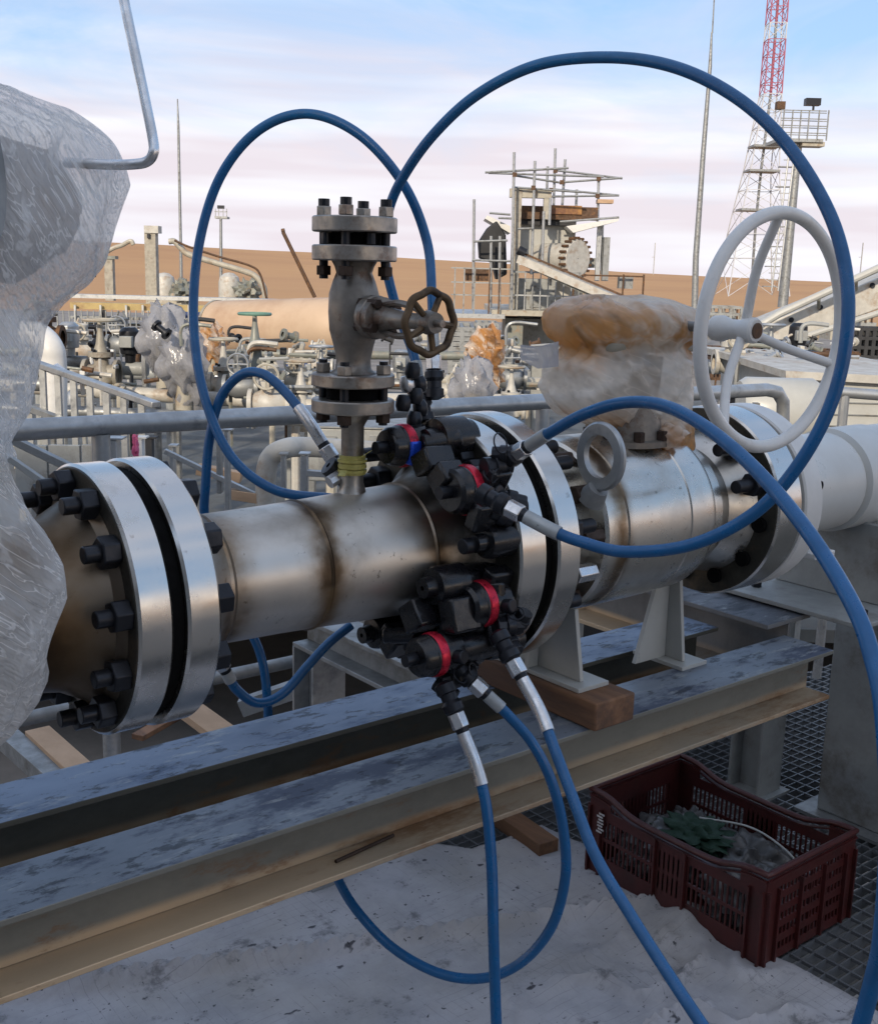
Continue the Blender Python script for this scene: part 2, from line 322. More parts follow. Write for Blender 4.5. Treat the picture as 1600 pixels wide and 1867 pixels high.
# plastic films: clear sheet pulled into fine taut creases
def film(name, tint, alpha, stain=None, rot=(0, 0, 0), sc=(46, 46, 5), amp=.22, band=None, stren=.6, big=4):
    t = MT(name, tint, .2, 0)
    def streak(rt, s_, off=0, det=4):
        m = t.N.new('ShaderNodeMapping'); m.inputs['Rotation'].default_value = rt; t.L.new(t.pos, m.inputs[0])
        m2 = t.N.new('ShaderNodeMapping'); m2.inputs['Scale'].default_value = s_; m2.inputs['Location'].default_value = (off, off, 0); t.L.new(m.outputs[0], m2.inputs[0])
        n = t.N.new('ShaderNodeTexNoise'); n.inputs['Scale'].default_value = 1; n.inputs['Detail'].default_value = det; n.inputs['Roughness'].default_value = .6; t.L.new(m2.outputs[0], n.inputs[0]); return n.outputs[0]
    a = streak(rot, sc, 0, 2); b = streak((rot[0]+.4, rot[1]-.6, rot[2]), (sc[0]*.6, sc[1]*.6, sc[2]), 7, 3); c = t.noise(big, 4, .55)
    rd = lambda q, w_: t.ramp(t.math('ABSOLUTE', t.math('SUBTRACT', q, .5)), w_, 0)
    ra_ = rd(a, .030); rb2 = t.math('MULTIPLY', t.ramp(b, .56, .70), .55)
    if stain:
        f_ = t.ramp(t.math('ADD', c, t.math('MULTIPLY', t.math('SUBTRACT', b, .5), .35)), .42, .60, 0, .85)
        if band:
            zz = t.math('ADD', t.axis(2), t.math('MULTIPLY', t.math('SUBTRACT', c, .5), .16))
            g1 = t.ramp(t.math('ABSOLUTE', t.math('SUBTRACT', zz, band[0])),   .085, .02); g2 = t.ramp(zz, band[1]+.05, band[1]-.02)
            f_ = t.math('MULTIPLY', t.math('MAXIMUM', g1, g2), t.ramp(b, .38, .58, .2, 1))
        t.mix(f_, stain); t.mix(t.math('MULTIPLY', f_, t.ramp(a, .5, .68, 0, .8)), tuple(q*.42 for q in stain))
    h = t.math('ADD', t.math('ADD', a, t.math('MULTIPLY', b, .7)), t.math('MULTIPLY', c, 1.2)); t.bump(h, stren, .012)
    t.p.inputs['Specular IOR Level'].default_value = .6
    tr = t.N.new('ShaderNodeBsdfTransparent'); ms = t.N.new('ShaderNodeMixShader')
    fac = t.math('ADD', t.math('MULTIPLY', t.math('MAXIMUM', ra_, rb2), amp), t.ramp(c, .35, .68, alpha-.24, alpha+.2)); fac.node.use_clamp = True
    tl = t.N.new('ShaderNodeBsdfTranslucent'); t.L.new(t.col, tl.inputs[0]); t.L.new(t.b.outputs[0], tl.inputs['Normal']); m3 = t.N.new('ShaderNodeMixShader'); m3.inputs[0].default_value = .5
    t.L.new(t.p.outputs[0], m3.inputs[1]); t.L.new(tl.outputs[0], m3.inputs[2])
    t.L.new(fac, ms.inputs[0]); t.L.new(tr.outputs[0], ms.inputs[1]); t.L.new(m3.outputs[0], ms.inputs[2]); t.L.new(ms.outputs[0], t.out.inputs[0])
    return t.done()
M_FILM = film('clear_plastic_film', (.90, .90, .89), .54, None, (0, .55, .3), (80, 80, 1.5), .55, stren=.8)
M_FILML = film('clear_plastic_film_low', (.86, .84, .81), .54, None, (0, .9, .3), (70, 70, 1.8), .50, stren=.9)
M_FILMT = film('sand_stained_film', (.92, .86, .77), .84, (.66, .34, .12), (.2, 1.2, .2), (24, 24, 3.2), .12, (1.545, 1.34), 1.0, 6)
M_FILMW = film('white_torn_film', (.50, .50, .52), .78, None, (0, .4, .3), (20, 20, 5), .2, None, .8)

# ================================================================ SETTING
def ground_h(x, y):
    d = math.hypot(x, y)
    if d < 300: return -1.5
    lat = (x*UD[0]+y*UD[1])/d                       # left negative, right positive
    k = min(max((d-300)/900, 0), 1); k = k*k*(3-2*k)
    hh = 13+(-lat)*30+4*noise.noise(Vector((x/420, y/420, 0)))+1.5*noise.noise(Vector((x/110, y/110, 3)))
    return -1.5+max(hh, 3)*k*(1 if d < 2500 else .9)
mb = MB(); NA, rad = 180, [0, 4, 10, 25, 60, 120, 200, 300, 380, 460, 560, 680, 800, 940, 1080, 1250, 1500, 2000, 3200, 6000]
v = []; f = []
for r_ in rad:
    for i in range(NA):
        a = 2*math.pi*i/NA; x, y = r_*math.cos(a), r_*math.sin(a); v.append((x, y, ground_h(x, y)))
for k in range(len(rad)-1):
    for i in range(NA): f.append((k*NA+i, k*NA+(i+1) % NA, (k+1)*NA+(i+1) % NA, (k+1)*NA+i))
mb.raw(v, f)
t = MT('desert_sand', (.45, .242, .095), .9)
t.mix(t.ramp(t.noise(.004, 8, .6, (1, 1, 1)), .4, .7, 0, .5), (.33, .155, .06)); t.mix(t.ramp(t.noise(.03, 6, .7), .5, .8, 0, .5), (.50, .31, .13))
M_SAND = t.done()
tag(mb.build('desert_ground', M_SAND, ang=80), kind='structure')
mb = MB(); c = HD*30; mb.box((c[0], c[1], -1.5), (90, 90, .1), (UD, HD, ZD))
M_YARD = simple('yard_gravel', (.26, .235, .21), .9, 0, .5, 1.5, dirt=(.12, .11, .10), dsc=.6, bump=.4)
tag(mb.build('plant_yard', M_YARD), kind='structure')

# steel grille deck (bearing bars along X, cross rods along Y) on joists
DX0, DX1, DY0, DY1 = -.9, 4.4, .2, 2.62
mb = MB(); y = DY0
while y < DY1: mb.bb(DX0, DX1, y-.002, y+.002, -.030, 0.0); y += .034
x = DX0+.03
while x < DX1: mb.bb(x-.003, x+.003, DY0, DY1, -.0075, .0012); x += .055
tag(mb.build('grating_deck', M_GALVF, smooth=False), kind='structure')
mb = MB()
for y in (.3, 1.47, 2.56): mb.bb(DX0, DX1, y-.05, y+.05, -.24, -.033)
for x in (-.5, .7, 2.0, 3.3, 4.3): mb.bb(x-.04, x+.04, .36, 2.5, -.2, -.034)
tag(mb.build('deck_joists', M_STEELG), kind='structure')

# ================================================================ SUPPORT BEAMS
def hbeam(name, m, y0, y1, x0, x1, zt, zb, label, tf=.010, tw=.008):
    yc = (y0+y1)/2; o = thing(name, (x0, yc, zb), label, 'beam')
    MB().bb(x0, x1, y0, y1, zt-tf, zt).build('top_flange', m, o, bev=.0015)
    MB().bb(x0, x1, yc-tw/2, yc+tw/2, zb+tf+.001, zt-tf-.001).build('web', m, o)
    MB().bb(x0, x1, y0, y1, zb, zb+tf).build('bottom_flange', m, o, bev=.0015)
    return o
ZT = CAMH-.85; ZB = CAMH-.972
hf = hbeam('steel_beam', M_BEAMF, 1.402, 1.540, -.6, 2.345, ZT, ZB, 'front galvanised steel beam with rust stained bottom ledge, nearest the cloth')
hr = hbeam('steel_beam', M_BEAMR, 1.672, 1.810, -.6, 2.26, ZT, ZB, 'rear galvanised steel beam with blue stained top, directly under the pipe')
# cross beams
def xbeam(m, x0, x1, y0, y1, zt, zb, label):
    o = thing('cross_beam', ((x0+x1)/2, y0, zb), label, 'beam')
    MB().bb(x0, x1, y0, y1, zt-.012, zt).build('top_flange', m, o, bev=.0015)
    MB().bb((x0+x1)/2-.004, (x0+x1)/2+.004, y0, y1, zb+.013, zt-.013).build('web', m, o)
    MB().bb(x0, x1, y0, y1, zb, zb+.012).build('bottom_flange', m, o, bev=.0015); return o
xb = xbeam(M_BEAMX, 2.28, 2.46, 1.545, 2.5, ZT+.035, ZB, 'dark cross beam under the right hand flange, at the end of the two long beams')
xbeam(M_GALVD, 1.50, 1.60, 1.815, 2.45, ZT-.03, ZB, 'pale cross beam running back from the rear beam beneath the black clamps')
xbeam(M_GALVD, .30, .42, 1.815, 2.45, ZT-.02, ZB, 'grey cross beam running back under the left hand flange')
# legs under the beams
def post(x, y, z1, w_, m, label, z0=0.0, gap=None):
    o = thing('steel_post', (x, y, z0), label, 'post')
    MB().bb(x-w_/2, x+w_/2, y-w_/2, y-w_/2+.008, z0+.01, z1).build('front_flange', m, o)
    MB().bb(x-.004, x+.004, y-w_/2+.009, y+w_/2-.009, z0+.01, z1).build('web', m, o)
    MB().bb(x-w_/2, x+w_/2, y+w_/2-.008, y+w_/2, z0+.01, z1).build('rear_flange', m, o)
    MB().bb(x-w_*.7, x+w_*.7, y-w_*.7, y+w_*.7, z0, z0+.0095).build('base_plate', m, o)
    return o
_q = AZ(1372, 1440, 0.); post(_q[0], _q[1], ZB-.001, .12, M_STEELG, 'grey steel post in the dark behind the red crate')
o = thing('skid_shade_panel', (2.9, 2.50, 0), 'dark steel skid panel behind the red crate, widened to paint in the shade', 'panel')
MB().bb(1.9, 3.9, 2.49, 2.496, .012, .72).build('sheet', M_DARK, o)  # near-black sheet also paints in the shade behind the crate
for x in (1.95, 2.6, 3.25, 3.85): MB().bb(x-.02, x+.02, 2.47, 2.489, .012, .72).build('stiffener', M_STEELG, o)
post(-.2, 1.74, ZB-.001, .12, M_GALVD, 'steel post under the rear beam at the far left')
post(1.55, 2.40, ZB-.001, .10, M_GALV, 'pale steel post under the cross beam, seen below the steel pipe')
post(.36, 2.40, ZB-.001, .10, M_GALV, 'pale steel post seen under the left hand flange')
# box section pedestal at the right
o = thing('steel_pedestal', (3.35, 1.3, 0), 'large pale grey steel box pedestal to the right of the crate', 'pedestal')
PX = 3.06
MB().bb(PX, 3.7, .55, 1.835, .012, .86).build('body', M_STEELG, o, bev=.004)
MB().bb(PX-.05, 3.75, .50, 1.885, 0.0005, .0115).build('base_plate', M_GALVD, o)
MB().bb(PX-.01, 3.71, .54, 1.845, .861, .875).build('top_plate', M_GALVD, o)
for yy, zz in ((1.75, .80), (1.30, .8), (1.62, .74)): MB().cyl((PX-.014, yy, zz), (PX+.001, yy, zz), .013, n=6).build('bolt', M_BLACK, o)
# brackets / angle plates above the pedestal carrying the insulated pipe
o = thing('pipe_saddle', (2.75, 1.6, ZT), 'grey bolted saddle bracket under the pale pipe at the right', 'bracket')
MB().bb(2.42, 3.0, 1.38, 1.80, ZT+.040, ZT+.052).build('base_plate', M_STEELG, o, bev=.002)
MB().bb(2.61, 2.625, 1.42, 1.76, ZT+.053, ZA-.105).build('upright_plate', M_STEELG, o, bev=.002)
MB().bb(2.626, 2.95, 1.585, 1.60, ZT+.053, ZA-.12).build('rib', M_STEELG, o, bev=.002)
for xx, yy in ((2.5, 1.43), (2.9, 1.43), (2.5, 1.74)): MB().cyl((xx, yy, ZT+.052), (xx, yy, ZT+.066), .013, n=6).build('bolt', M_BLACK, o)
# expanded metal strip under the beam
o = thing('expanded_metal_strip', (2.62, 2.0, .05), 'white diamond mesh strip hanging in the dark behind the crate', 'mesh strip')
mb = MB(); e0 = AY(1408, 1312, 2.1); wv = V(.785, -.62, 0)
for r_ in range(11):
    for c_ in range(2):
        for sg in (1, -1):
            a = e0+V(0, 0, -.022*r_)+wv*(.0125*(c_*2)+(.0 if sg > 0 else .0)); b = a+wv*.0125+V(0, 0, -.011*sg)
            c2 = b+wv*.0125+V(0, 0, .011*sg)
            mb.tube([a, b, c2], .0011, 4)
_x = mb.build('mesh', M_WHITE, o)
mb = MB(); mb.beam(e0+wv*-.006+V(0, 0, .02), e0+wv*-.006+V(0, 0, -.32), .004, .004); mb.build('edge_wire', M_WHITE, o)

# ================================================================ CLOTH ON DECK
mb = MB(); nx, ny = 190, 110; x0, x1, y0, y1 = -.75, 2.27, .75, 2.54
v = []; f = []
for j in range(ny+1):
    for i in range(nx+1):
        u_, w_ = i/nx, j/ny; x = x0+(x1-x0)*u_; y = y0+(y1-y0)*w_
        e_ = noise.noise(Vector((x*2.2, y*2.2, 4)))*.05
        if i == nx: x += .03*noise.noise(Vector((y*2.5, 0, 1)))+(.02 if y > 2 else 0)
        if j == ny: y += .06*noise.noise(Vector((x*5, 0, 8)))
        if x > 1.75: y = y0+(y-y0)*(1-.145*min((x-1.75)/.25, 1))
        x += e_*u_; y += e_*.5*w_
        z = .010+.006*noise.noise(Vector((x*5, y*5, 0)))+.003*noise.noise(Vector((x*17, y*17, 2)))
        # ridges: one long crease, and crumpled folds toward the lower right
        d = (y-2.12+.42*(x-1.35)); z += .036*math.exp(-(d/.018)**2); d3 = (y-1.45-.5*(x-1.2)); z += .018*math.exp(-(d3/.03)**2)*max(0, 1-abs(x-1.3)/.6)*max(0, 1-abs(x-1.75)/.55)
        k = min(max((x-1.35)/.5, 0), 1)*min(max((1.9-y)/.35, 0), 1)*min(max((2.27-x)/.2, .15), 1)
        q = noise.noise(Vector((x*3.2+y*2, y*7-x*2, 7))); z += k*.030*math.exp(-(q/.07)**2)
        q = noise.noise(Vector((x*9, y*4+x*3, 17))); z += k*.012*math.exp(-(q/.06)**2)
        k2 = math.exp(-((x-2.21)/.07)**2-((y-1.66)/.06)**2); z += .045*k2
        v.append((x, y, max(z, .004)))
for j in range(ny):
    for i in range(nx): a = j*(nx+1)+i; f.append((a, a+1, a+nx+2, a+nx+1))
mb.raw(v, f)
t = MT('dirty_canvas', (.42, .41, .425), .9)
n1 = t.noise(3, 7, .7); n2 = t.noise(26, 6, .72); n3 = t.noise(60, 4, .6)
t.mix(t.ramp(n1, .40, .66, 0, .8), (.27, .27, .285)); t.mix(t.ramp(t.noise(1.1, 5, .6, (1, 1, 1), (3, 3, 0)), .5, .75, 0, .6), (.33, .30, .255))
for ax_, st_ in ((0, (1, .0, 0)), (1, (0, 1, 0))):
    sx = t.math('FRACT', t.math('MULTIPLY', t.math('ADD', t.axis(ax_), t.math('MULTIPLY', t.noise(3, 2), .012)), 1/.026))
    g = t.math('MULTIPLY', t.ramp(t.math('ABSOLUTE', t.math('SUBTRACT', sx, .5)), .46, .5), t.ramp(t.noise(5, 5, .7, (1, 1, 1), (ax_*3, 1, 0)), .47, .62))
    t.mix(t.math('MULTIPLY', g, .5), (.09, .09, .095))
t.mix(t.ramp(n2, .64, .70, 0, .8), (.07, .07, .08)); t.mix(t.ramp(t.noise(14, 3, .5, (1, 1.6, 1), (4, 4, 0)), .68, .72, 0, .9), (.035, .035, .045)); t.mix(t.ramp(n3, .66, .69, 0, .85), (.03, .03, .035))
t.mix(t.ramp(t.noise(7, 7, .75, (1, 1, 1), (9, 2, 1)), .55, .68, 0, .75), (.11, .11, .115))
t.bump(t.math('ADD', t.noise(60, 4, .6), t.noise(9, 3, .5)), .3, .004); M_CLOTH = t.done()
o = mb.build('canvas_sheet', M_CLOTH, ang=60)
sm = o.modifiers.new('thick', 'SOLIDIFY'); sm.thickness = .003
tag(o, 'dirty off-white canvas sheet spread over the deck grating below the beams', 'sheet')

# rusty rod lying on the beam ledge
ra0, rb0 = AZ(612, 1571, ZB+.0135), AZ(717, 1523, ZB+.0135)
o = MB().cyl(ra0, rb0, .0033, n=10).build('steel_rod', M_NUTR)
tag(o, 'short rusty rod lying on the bottom ledge of the front beam', 'rod')

# timber block under the valve foot, and planks behind
mb = MB(); mb.bb(1.515, 1.625, 1.385, 1.80, ZT+.001, ZT+.058)
tag(mb.build('timber_block', M_WOOD, bev=.004), 'brown timber block across the beams under the valve foot', 'timber')
def plank(a, b, w_, h_, m, label, g=None):
    mb = MB(); mb.beam(a, b, w_, h_); return tag(mb.build('plank', m, bev=.002), label, 'plank', g)
plank(V(2.165, 2.13, .026), V(2.19, 2.36, .026), .07, .045, M_WOOD, 'short brown timber offcut on the grating left of the red crate')
plank(AZ(68, 1335, .06), AZ(150, 1410, .06), .085, .03, M_PLANK, 'pale plank with notched end lying on the deck at far left')
plank(AZ(340, 1290, .05), AZ(470, 1385, .05), .10, .03, M_PLANK, 'greyish plank under the left flange beside the rear beam')
plank(AZ(0, 1335, .03), AZ(120, 1440, .03), .07, .06, M_GALVD, 'grey steel offcut bar in the bottom left behind the beam')
plank(AZ(250, 1345, .02), AZ(330, 1300, .02), .05, .02, M_WOOD, 'dark thin plank on the deck under the left flange')

# ================================================================ PIPELINE
def ring_disc(x0, x1, r, rf, rin=.05, ch=.004):
    return MB().lathe([(x0, rin), (x0, r-ch), (x0+ch, r), (x1-ch, r), (x1, r-ch), (x1, rin)], (0, YA, ZA), (1, 0, 0), 128)
def axp(x, r, a): return V(x, YA-r*math.cos(a), ZA+r*math.sin(a))
def stud(parent, x0, x1, rb, ang, nutx, r=.0125, m=M_BLACK, nr=.024, nm=None, nl=.026):
    a = R_(ang); s = MB().cyl(axp(x0, rb, a), axp(x1, rb, a), r, n=14).build('stud_bolt', m, parent, bev=.0015)
    for nx_ in nutx: MB().cyl(axp(nx_, rb, a), axp(nx_+nl, rb, a), nr, n=6, ph=ang).build('nut', nm or m, s, bev=.0022)
    return s
def face(x0, r, par): MB().lathe([(x0-.0004, .08), (x0-.0016, .085), (x0-.0016, r-.006), (x0-.0002, r-.0045)], (0, YA, ZA), (1, 0, 0), 96).build('flange_face', M_FACE, par)
# --- wrapped valve at the left
wv_ = thing('wrapped_valve', (.2, YA, ZA), 'big valve at the left edge wrapped in clear crinkled plastic film', 'valve')
ring_disc(.611, .662, .203, .1).build('flange', M_RIM, wv_, ang=30)
MB().lathe([(.609, .17), (.600, .150), (.56, .128), (.50, .118), (.42, .118), (.40, .16), (.2, .19), (-.2, .19), (-.3, .12), (-.6, .12), (-.6, 0)], (0, YA, ZA), (1, 0, 0), 96).build('body', M_HUB, wv_)
for k in range(12): stud(wv_, .562, .745, .172, 15+30*k-8, (.585-.001, .736))
# dark operator under the film
MB().lathe([(0, .01), (0, .13), (.10, .15), (.28, .15), (.36, .10), (.5, .09), (.5, .01)], (.10, YA, 1.50), (0, 0, 1), 40).build('operator', M_BLACKP, wv_)
mb = MB(); mb.blob(AY(-10, 375, 1.50), (.11, .055, .085), 3, .12); mb.build('actuator_core', M_BROWN, wv_)
MB().lathe([(0, .01), (0, .10), (.22, .11), (.22, .01)], (.22, YA-.16, 1.74), (.75, -.62, 0.1), 32).build('operator_cap', M_GALVD, wv_)
# film: rings from silhouettes
def film_loft(levels, Yc, ry, seed, n=160, pleat=.03, fold=.009):
    rings = []
    for (py, xl, xr, ry_) in levels:
        L_ = AY(xl, py, Yc); Rr = AY(xr, py, Yc); c_ = (L_+Rr)/2; hx = (Rr[0]-L_[0])/2; ring = []
        for i in range(n):
            a = 2*math.pi*i/n; q = Vector((math.cos(a)*2.3, math.sin(a)*2.3, c_[2]*5+seed))
            k = 1+pleat*noise.noise(q*1.2)*1.6
            ca, sa = math.cos(a), math.sin(a); e_ = .8
            ring.append(c_+V(hx*k*math.copysign(abs(ca)**e_, ca), ry_*k*math.copysign(abs(sa)**e_, sa), .012*noise.noise(q*3)))
        rings.append(ring)
    R2 = []
    def cr_(a, b, c, d, t): return .5*((2*b)+(-a+c)*t+(2*a-5*b+4*c-d)*t*t+(-a+3*b-3*c+d)*t**3)
    G = [np.array(r_) for r_ in rings]; m_ = len(G)
    for k in range(m_-1):
        for s_ in range(6): R2.append(cr_(G[max(k-1, 0)], G[k], G[k+1], G[min(k+2, m_-1)], s_/6))
    R2.append(G[-1])
    for k, rg in enumerate(R2):
        c_ = rg.mean(0)
        for i, p in enumerate(rg):
            u_ = p@V(.8, .2, .55)*13; v_ = p@V(-.5, .3, .8)*3.5; d = unit(p-c_)
            q = Vector((u_, v_, seed)); q2 = Vector(((p@V(.5, .2, -.85))*17, (p@V(.85, 0, .5))*3.5, seed+4))
            rg[i] = p+d*(fold*(.5-abs(noise.noise(q))*2.4)+fold*.7*(.5-abs(noise.noise(q2))*2.4))
    return MB().loft(R2)
up = [(45, -140, -14, .02), (110, -180, -2, .03), (148, -240, 2, .045), (160, -300, 30, .08), (186, -320, 95, .10), (215, -330, 160, .11), (245, -330, 192, .12), (285, -330, 212, .12), (330, -330, 212, .12),
      (400, -330, 200, .12), (450, -330, 184, .12), (500, -320, 152, .11), (540, -320, 108, .10), (580, -320, 66, .10), (650, -320, 56, .10), (740, -320, 46, .09), (800, -320, 24, .09), (830, -320, 30, .10)]
film_loft(up, 1.50, .2, 1.3, pleat=.035).build('upper_film', M_FILM, wv_, ang=70)
lo_ = [(800, -300, -10, .10), (830, -300, 5, .11), (900, -300, 28, .12), (960, -300, 58, .13), (1010, -300, 80, .13), (1060, -300, 94, .14), (1120, -300, 80, .14), (1190, -300, 62, .14), (1260, -300, 48, .13), (1310, -300, 25, .12), (1350, -300, -15, .10), (1370, -280, -50, .1)]
film_loft(lo_, 1.47, .2, 7.7, pleat=.05).build('lower_film', M_FILML, wv_, ang=70)
o = 0
# bent tube rising from the film
P = spline([AD(120, 296, 1.40), AD(200, 300, 1.38), AD(245, 299, 1.36), AD(268, 294, 1.355), AD(279, 280, 1.35), AD(279, 255, 1.35), AD(262, 170, 1.35), AD(226, 0, 1.35), AD(205, -120, 1.35)], 8)
mb = MB(); mb.tube(P, .0062, 14)
tag(mb.build('steel_tube', M_CRIMP), 'bent bright steel tube rising from the wrapped valve into the sky', 'tube')
mb = MB(); mb.box(AD(2, 100, 1.5), (.012, .003, .16)); 

# --- pipe spool
sp_ = thing('pipe_spool', (1.0, YA, ZA), 'bare steel pipe spool with brown weld rings between the two bolted flanges', 'pipe')
MB().lathe([(.735, .02), (.735, .150), (.742, .147), (.765, .128), (.795, .110), (.803, .1075), (.808, .1085), (.814, .105), (.93, .107), (.981, .109), (.985, .1118), (.989, .1092), (1.19, .118), (1.194, .1205), (1.198, .1185), (1.215, .121), (1.255, .140), (1.276, .160), (1.284, .165), (1.284, .02)], (0, YA, ZA), (1, 0, 0), 128).build('pipe', M_SPOOL, sp_, ang=25)
ring_disc(.683, .734, .205, .1).build('flange', M_RIM, sp_, ang=30)
ring_disc(1.286, 1.348, .229, .1).build('flange', M_RIM, sp_, ang=30)
MB().cyl((.6625, YA, ZA), (.6825, YA, ZA), .192, n=96).build('gasket_shade', M_GAP, sp_)  # gasket made wide and black to paint the shade between the flanges
MB().cyl((1.3485, YA, ZA), (1.3685, YA, ZA), .217, n=96).build('gasket_shade', M_GAP, sp_)
CB = .19
for a_ in (13, 52, 66, 104, 125, 150, 175, 200, 225, 250, 286, -34, -86): stud(sp_, 1.19, 1.50, CB, a_, (1.255, 1.4255), r=.0135, nr=.026, nl=.029)
for k in range(12):                                            # nuts seen on the far side of the left pair
    pass

face(.611, .203, wv_); face(1.286, .229, sp_)
# --- ball valve
bv = thing('ball_valve', (1.75, YA, ZA), 'steel ball valve with stained film over its gearbox, between black tensioners and white flange', 'valve')
ring_disc(1.369, 1.424, .236, .1).build('flange', M_RIM, bv, ang=30)
MB().lathe([(1.4245, .02), (1.4245, .150), (1.43, .148), (1.47, .135), (1.555, .133), (1.556, .168), (1.562, .174), (1.612, .176), (1.615, .1725), (1.618, .176), (1.78, .176), (1.80, .174), (1.803, .170), (1.806, .174), (1.872, .172), (1.886, .168), (1.887, .155), (1.93, .152), (1.931, .13), (1.98, .13), (2.02, .150), (2.04, .16), (2.04, .02)], (0, YA, ZA), (1, 0, 0), 128).build('body', M_BODY, bv, ang=25)
ring_disc(2.041, 2.125, .213, .1).build('flange', M_RIM, bv, ang=30)
for k in range(12):
    a_ = 22+30*k; MB().cyl(axp(2.028, .172, R_(a_)), axp(2.0395, .172, R_(a_)), .0165, n=18).build('bolt_hole', M_GAP, bv)
for a_ in (52, 22): stud(bv, 1.955, 2.03, .172, a_, (2.0,), r=.014, nr=.026)
for a_ in (4, -22, 34, 64, -48): MB().cyl(axp(1.50, .160, R_(a_)), axp(1.549, .160, R_(a_)), .018, n=6).build('body_bolt', M_CRIMP if a_ == -22 else M_NUTR, bv, bev=.002)
face(2.041, .213, bv)
# supports: trapezoid plate across the axis, web along it, foot pad
def support(x, ztop, zbot, wt, wb, m, parent, web=.12):
    zt_ = ztop; s = MB().prism([(x, YA-wt, zt_), (x, YA+wt, zt_), (x, YA+wb, zbot+.0095), (x, YA-wb, zbot+.0095)], (.010, 0, 0)).build('support_foot', m, parent, bev=.001)
    MB().prism([(x-.001, YA-.005, zt_), (x-web*.35, YA-.005, zt_), (x-web, YA-.005, zbot+.0095), (x-.001, YA-.005, zbot+.0095)], (0, .010, 0)).build('web_plate', m, s)
    MB().bb(x-.03, x+.055, YA-wb-.025, YA+wb+.01, zbot, zbot+.009).build('foot_pad', m, s, bev=.001)
    return s
support(1.555, ZA-.150, ZT+.0585, .10, .125, M_GREYP, bv, web=.03)
support(1.955, ZA-.150, ZT+.0005, .03, .055, M_GREYP, bv, web=.10)
# lifting eye
ce = AY(1095, 832, 1.42); mb = MB(); mb.lathe([(-.006, .040), (-.006, .060), (-.003, .064), (.003, .064), (.006, .060), (.006, .040), (-.006, .040)], ce, (1, -.08, 0), 48)
mb.build('lifting_eye', M_GALV, bv)
MB().cyl(ce+V(0, .002, -.060), ce+V(0, .02, -.085), .02, .028, n=12).build('eye_shank', M_GALVD, bv)
# bonnet and rusty trim under the gearbox
MB().lathe([(0, .09), (.012, .09), (.014, .075), (.06, .07), (.10, .062), (.16, .062)], (1.76, YA-.02, ZA+.155), (0, 0, 1), 36).build('bonnet', M_GATE, bv)
for k in range(8):
    a_ = k*math.pi/4+.3; c_ = V(1.76+.08*math.cos(a_), YA-.02+.08*math.sin(a_), ZA+.167); MB().cyl(c_, c_+V(0, 0, .02), .011, n=6).build('bonnet_bolt', M_NUTR, bv)
# gearbox shape inside, film outside
MB().bb(1.64, 1.95, YA-.07, YA+.06, CAMH-.15, CAMH-.075).build('gearbox', M_CREAM, bv, bev=.02)
MB().lathe([(0, .01), (0, .06), (.16, .07), (.17, .01)], (1.78, YA, CAMH-.32), (0, 0, 1), 30).build('gearbox_base', M_BLACKP, bv)
gl = [(541, 1070, 1160, .02), (549, 1040, 1208, .06), (562, 1022, 1240, .08), (580, 1014, 1262, .09), (598, 1016, 1270, .09), (612, 1022, 1266, .085), (628, 1040, 1246, .07), (645, 1030, 1238, .075), (660, 1014, 1244, .085),
      (690, 1014, 1240, .09), (718, 1018, 1238, .09), (745, 1038, 1236, .085), (766, 1080, 1236, .075), (790, 1102, 1240, .075), (812, 1112, 1240, .075), (830, 1128, 1228, .07), (842, 1150, 1205, .05)]
film_loft(gl, 1.585, .2, 3.1, pleat=.05, fold=.011).build('gearbox_film', M_FILMT, bv, ang=75)
mb = MB(); mb.blob(AY(1222, 795, 1.50), (.035, .03, .024), 5, .25); mb.build('film_knot', M_FILMT, bv, ang=75)
mb = MB(); a0 = AY(1012, 640, 1.56)
mb.loft([[AY(1018, y_, 1.56+.015*k) for k in (0, 1) for y_ in (sorted((622, 668), reverse=bool(k)))], [AY(980, y_, 1.56+.012*k) for k in (0, 1) for y_ in (sorted((632, 672), reverse=bool(k)))], [AY(948, y_, 1.56+.01*k) for k in (0, 1) for y_ in (sorted((628, 655), reverse=bool(k)))]])
mb.build('film_tail', M_FILMW, bv)
# handwheel: dished, three spokes, shaft back to the gearbox
HC = AY(1411, 605, 1.30); hw = V(HC[0], 1.30, HC[2]); HR = .2185
mb = MB(); mb.tube([hw+V(HR*math.cos(a), 0, HR*math.sin(a)) for a in np.linspace(0, 2*math.pi, 97)[:-1]], .0125, 16, closed=True)
wheel = mb.build('handwheel', M_WHITE, bv, ang=60)
hb = hw+V(0, .055, 0)
mb = MB(); mb.lathe([(-.015, .010), (-.015, .021), (-.010, .025), (.012, .024), (.02, .019), (.045, .019), (.065, .026), (.085, .024), (.09, .012)], hb, (0, 1, 0), 32); hub_ = mb.build('hub', M_WHITE, wheel)
MB().cyl(hb+V(0, -.018, 0), hb+V(0, -.0155, 0), .015, n=20).build('shaft_end', M_BROWN, wheel)
MB().cyl(hb+V(0, .07, 0), V(hb[0], YA-.02, hb[2]), .010, n=20).build('shaft', M_GALVD, wheel)
for a_ in (93, -18, -127):
    a = R_(a_); p1 = hw+V(HR*.985*math.cos(a), .002, HR*.985*math.sin(a)); p0 = hb+V(.02*math.cos(a), .01, .02*math.sin(a)); pm = (p0+p1)/2+V(0, .012, 0)
    mb = MB(); mb.tube(spline([p0, pm, p1], 8), .0095, 12); mb.build('spoke', M_WHITE, wheel)

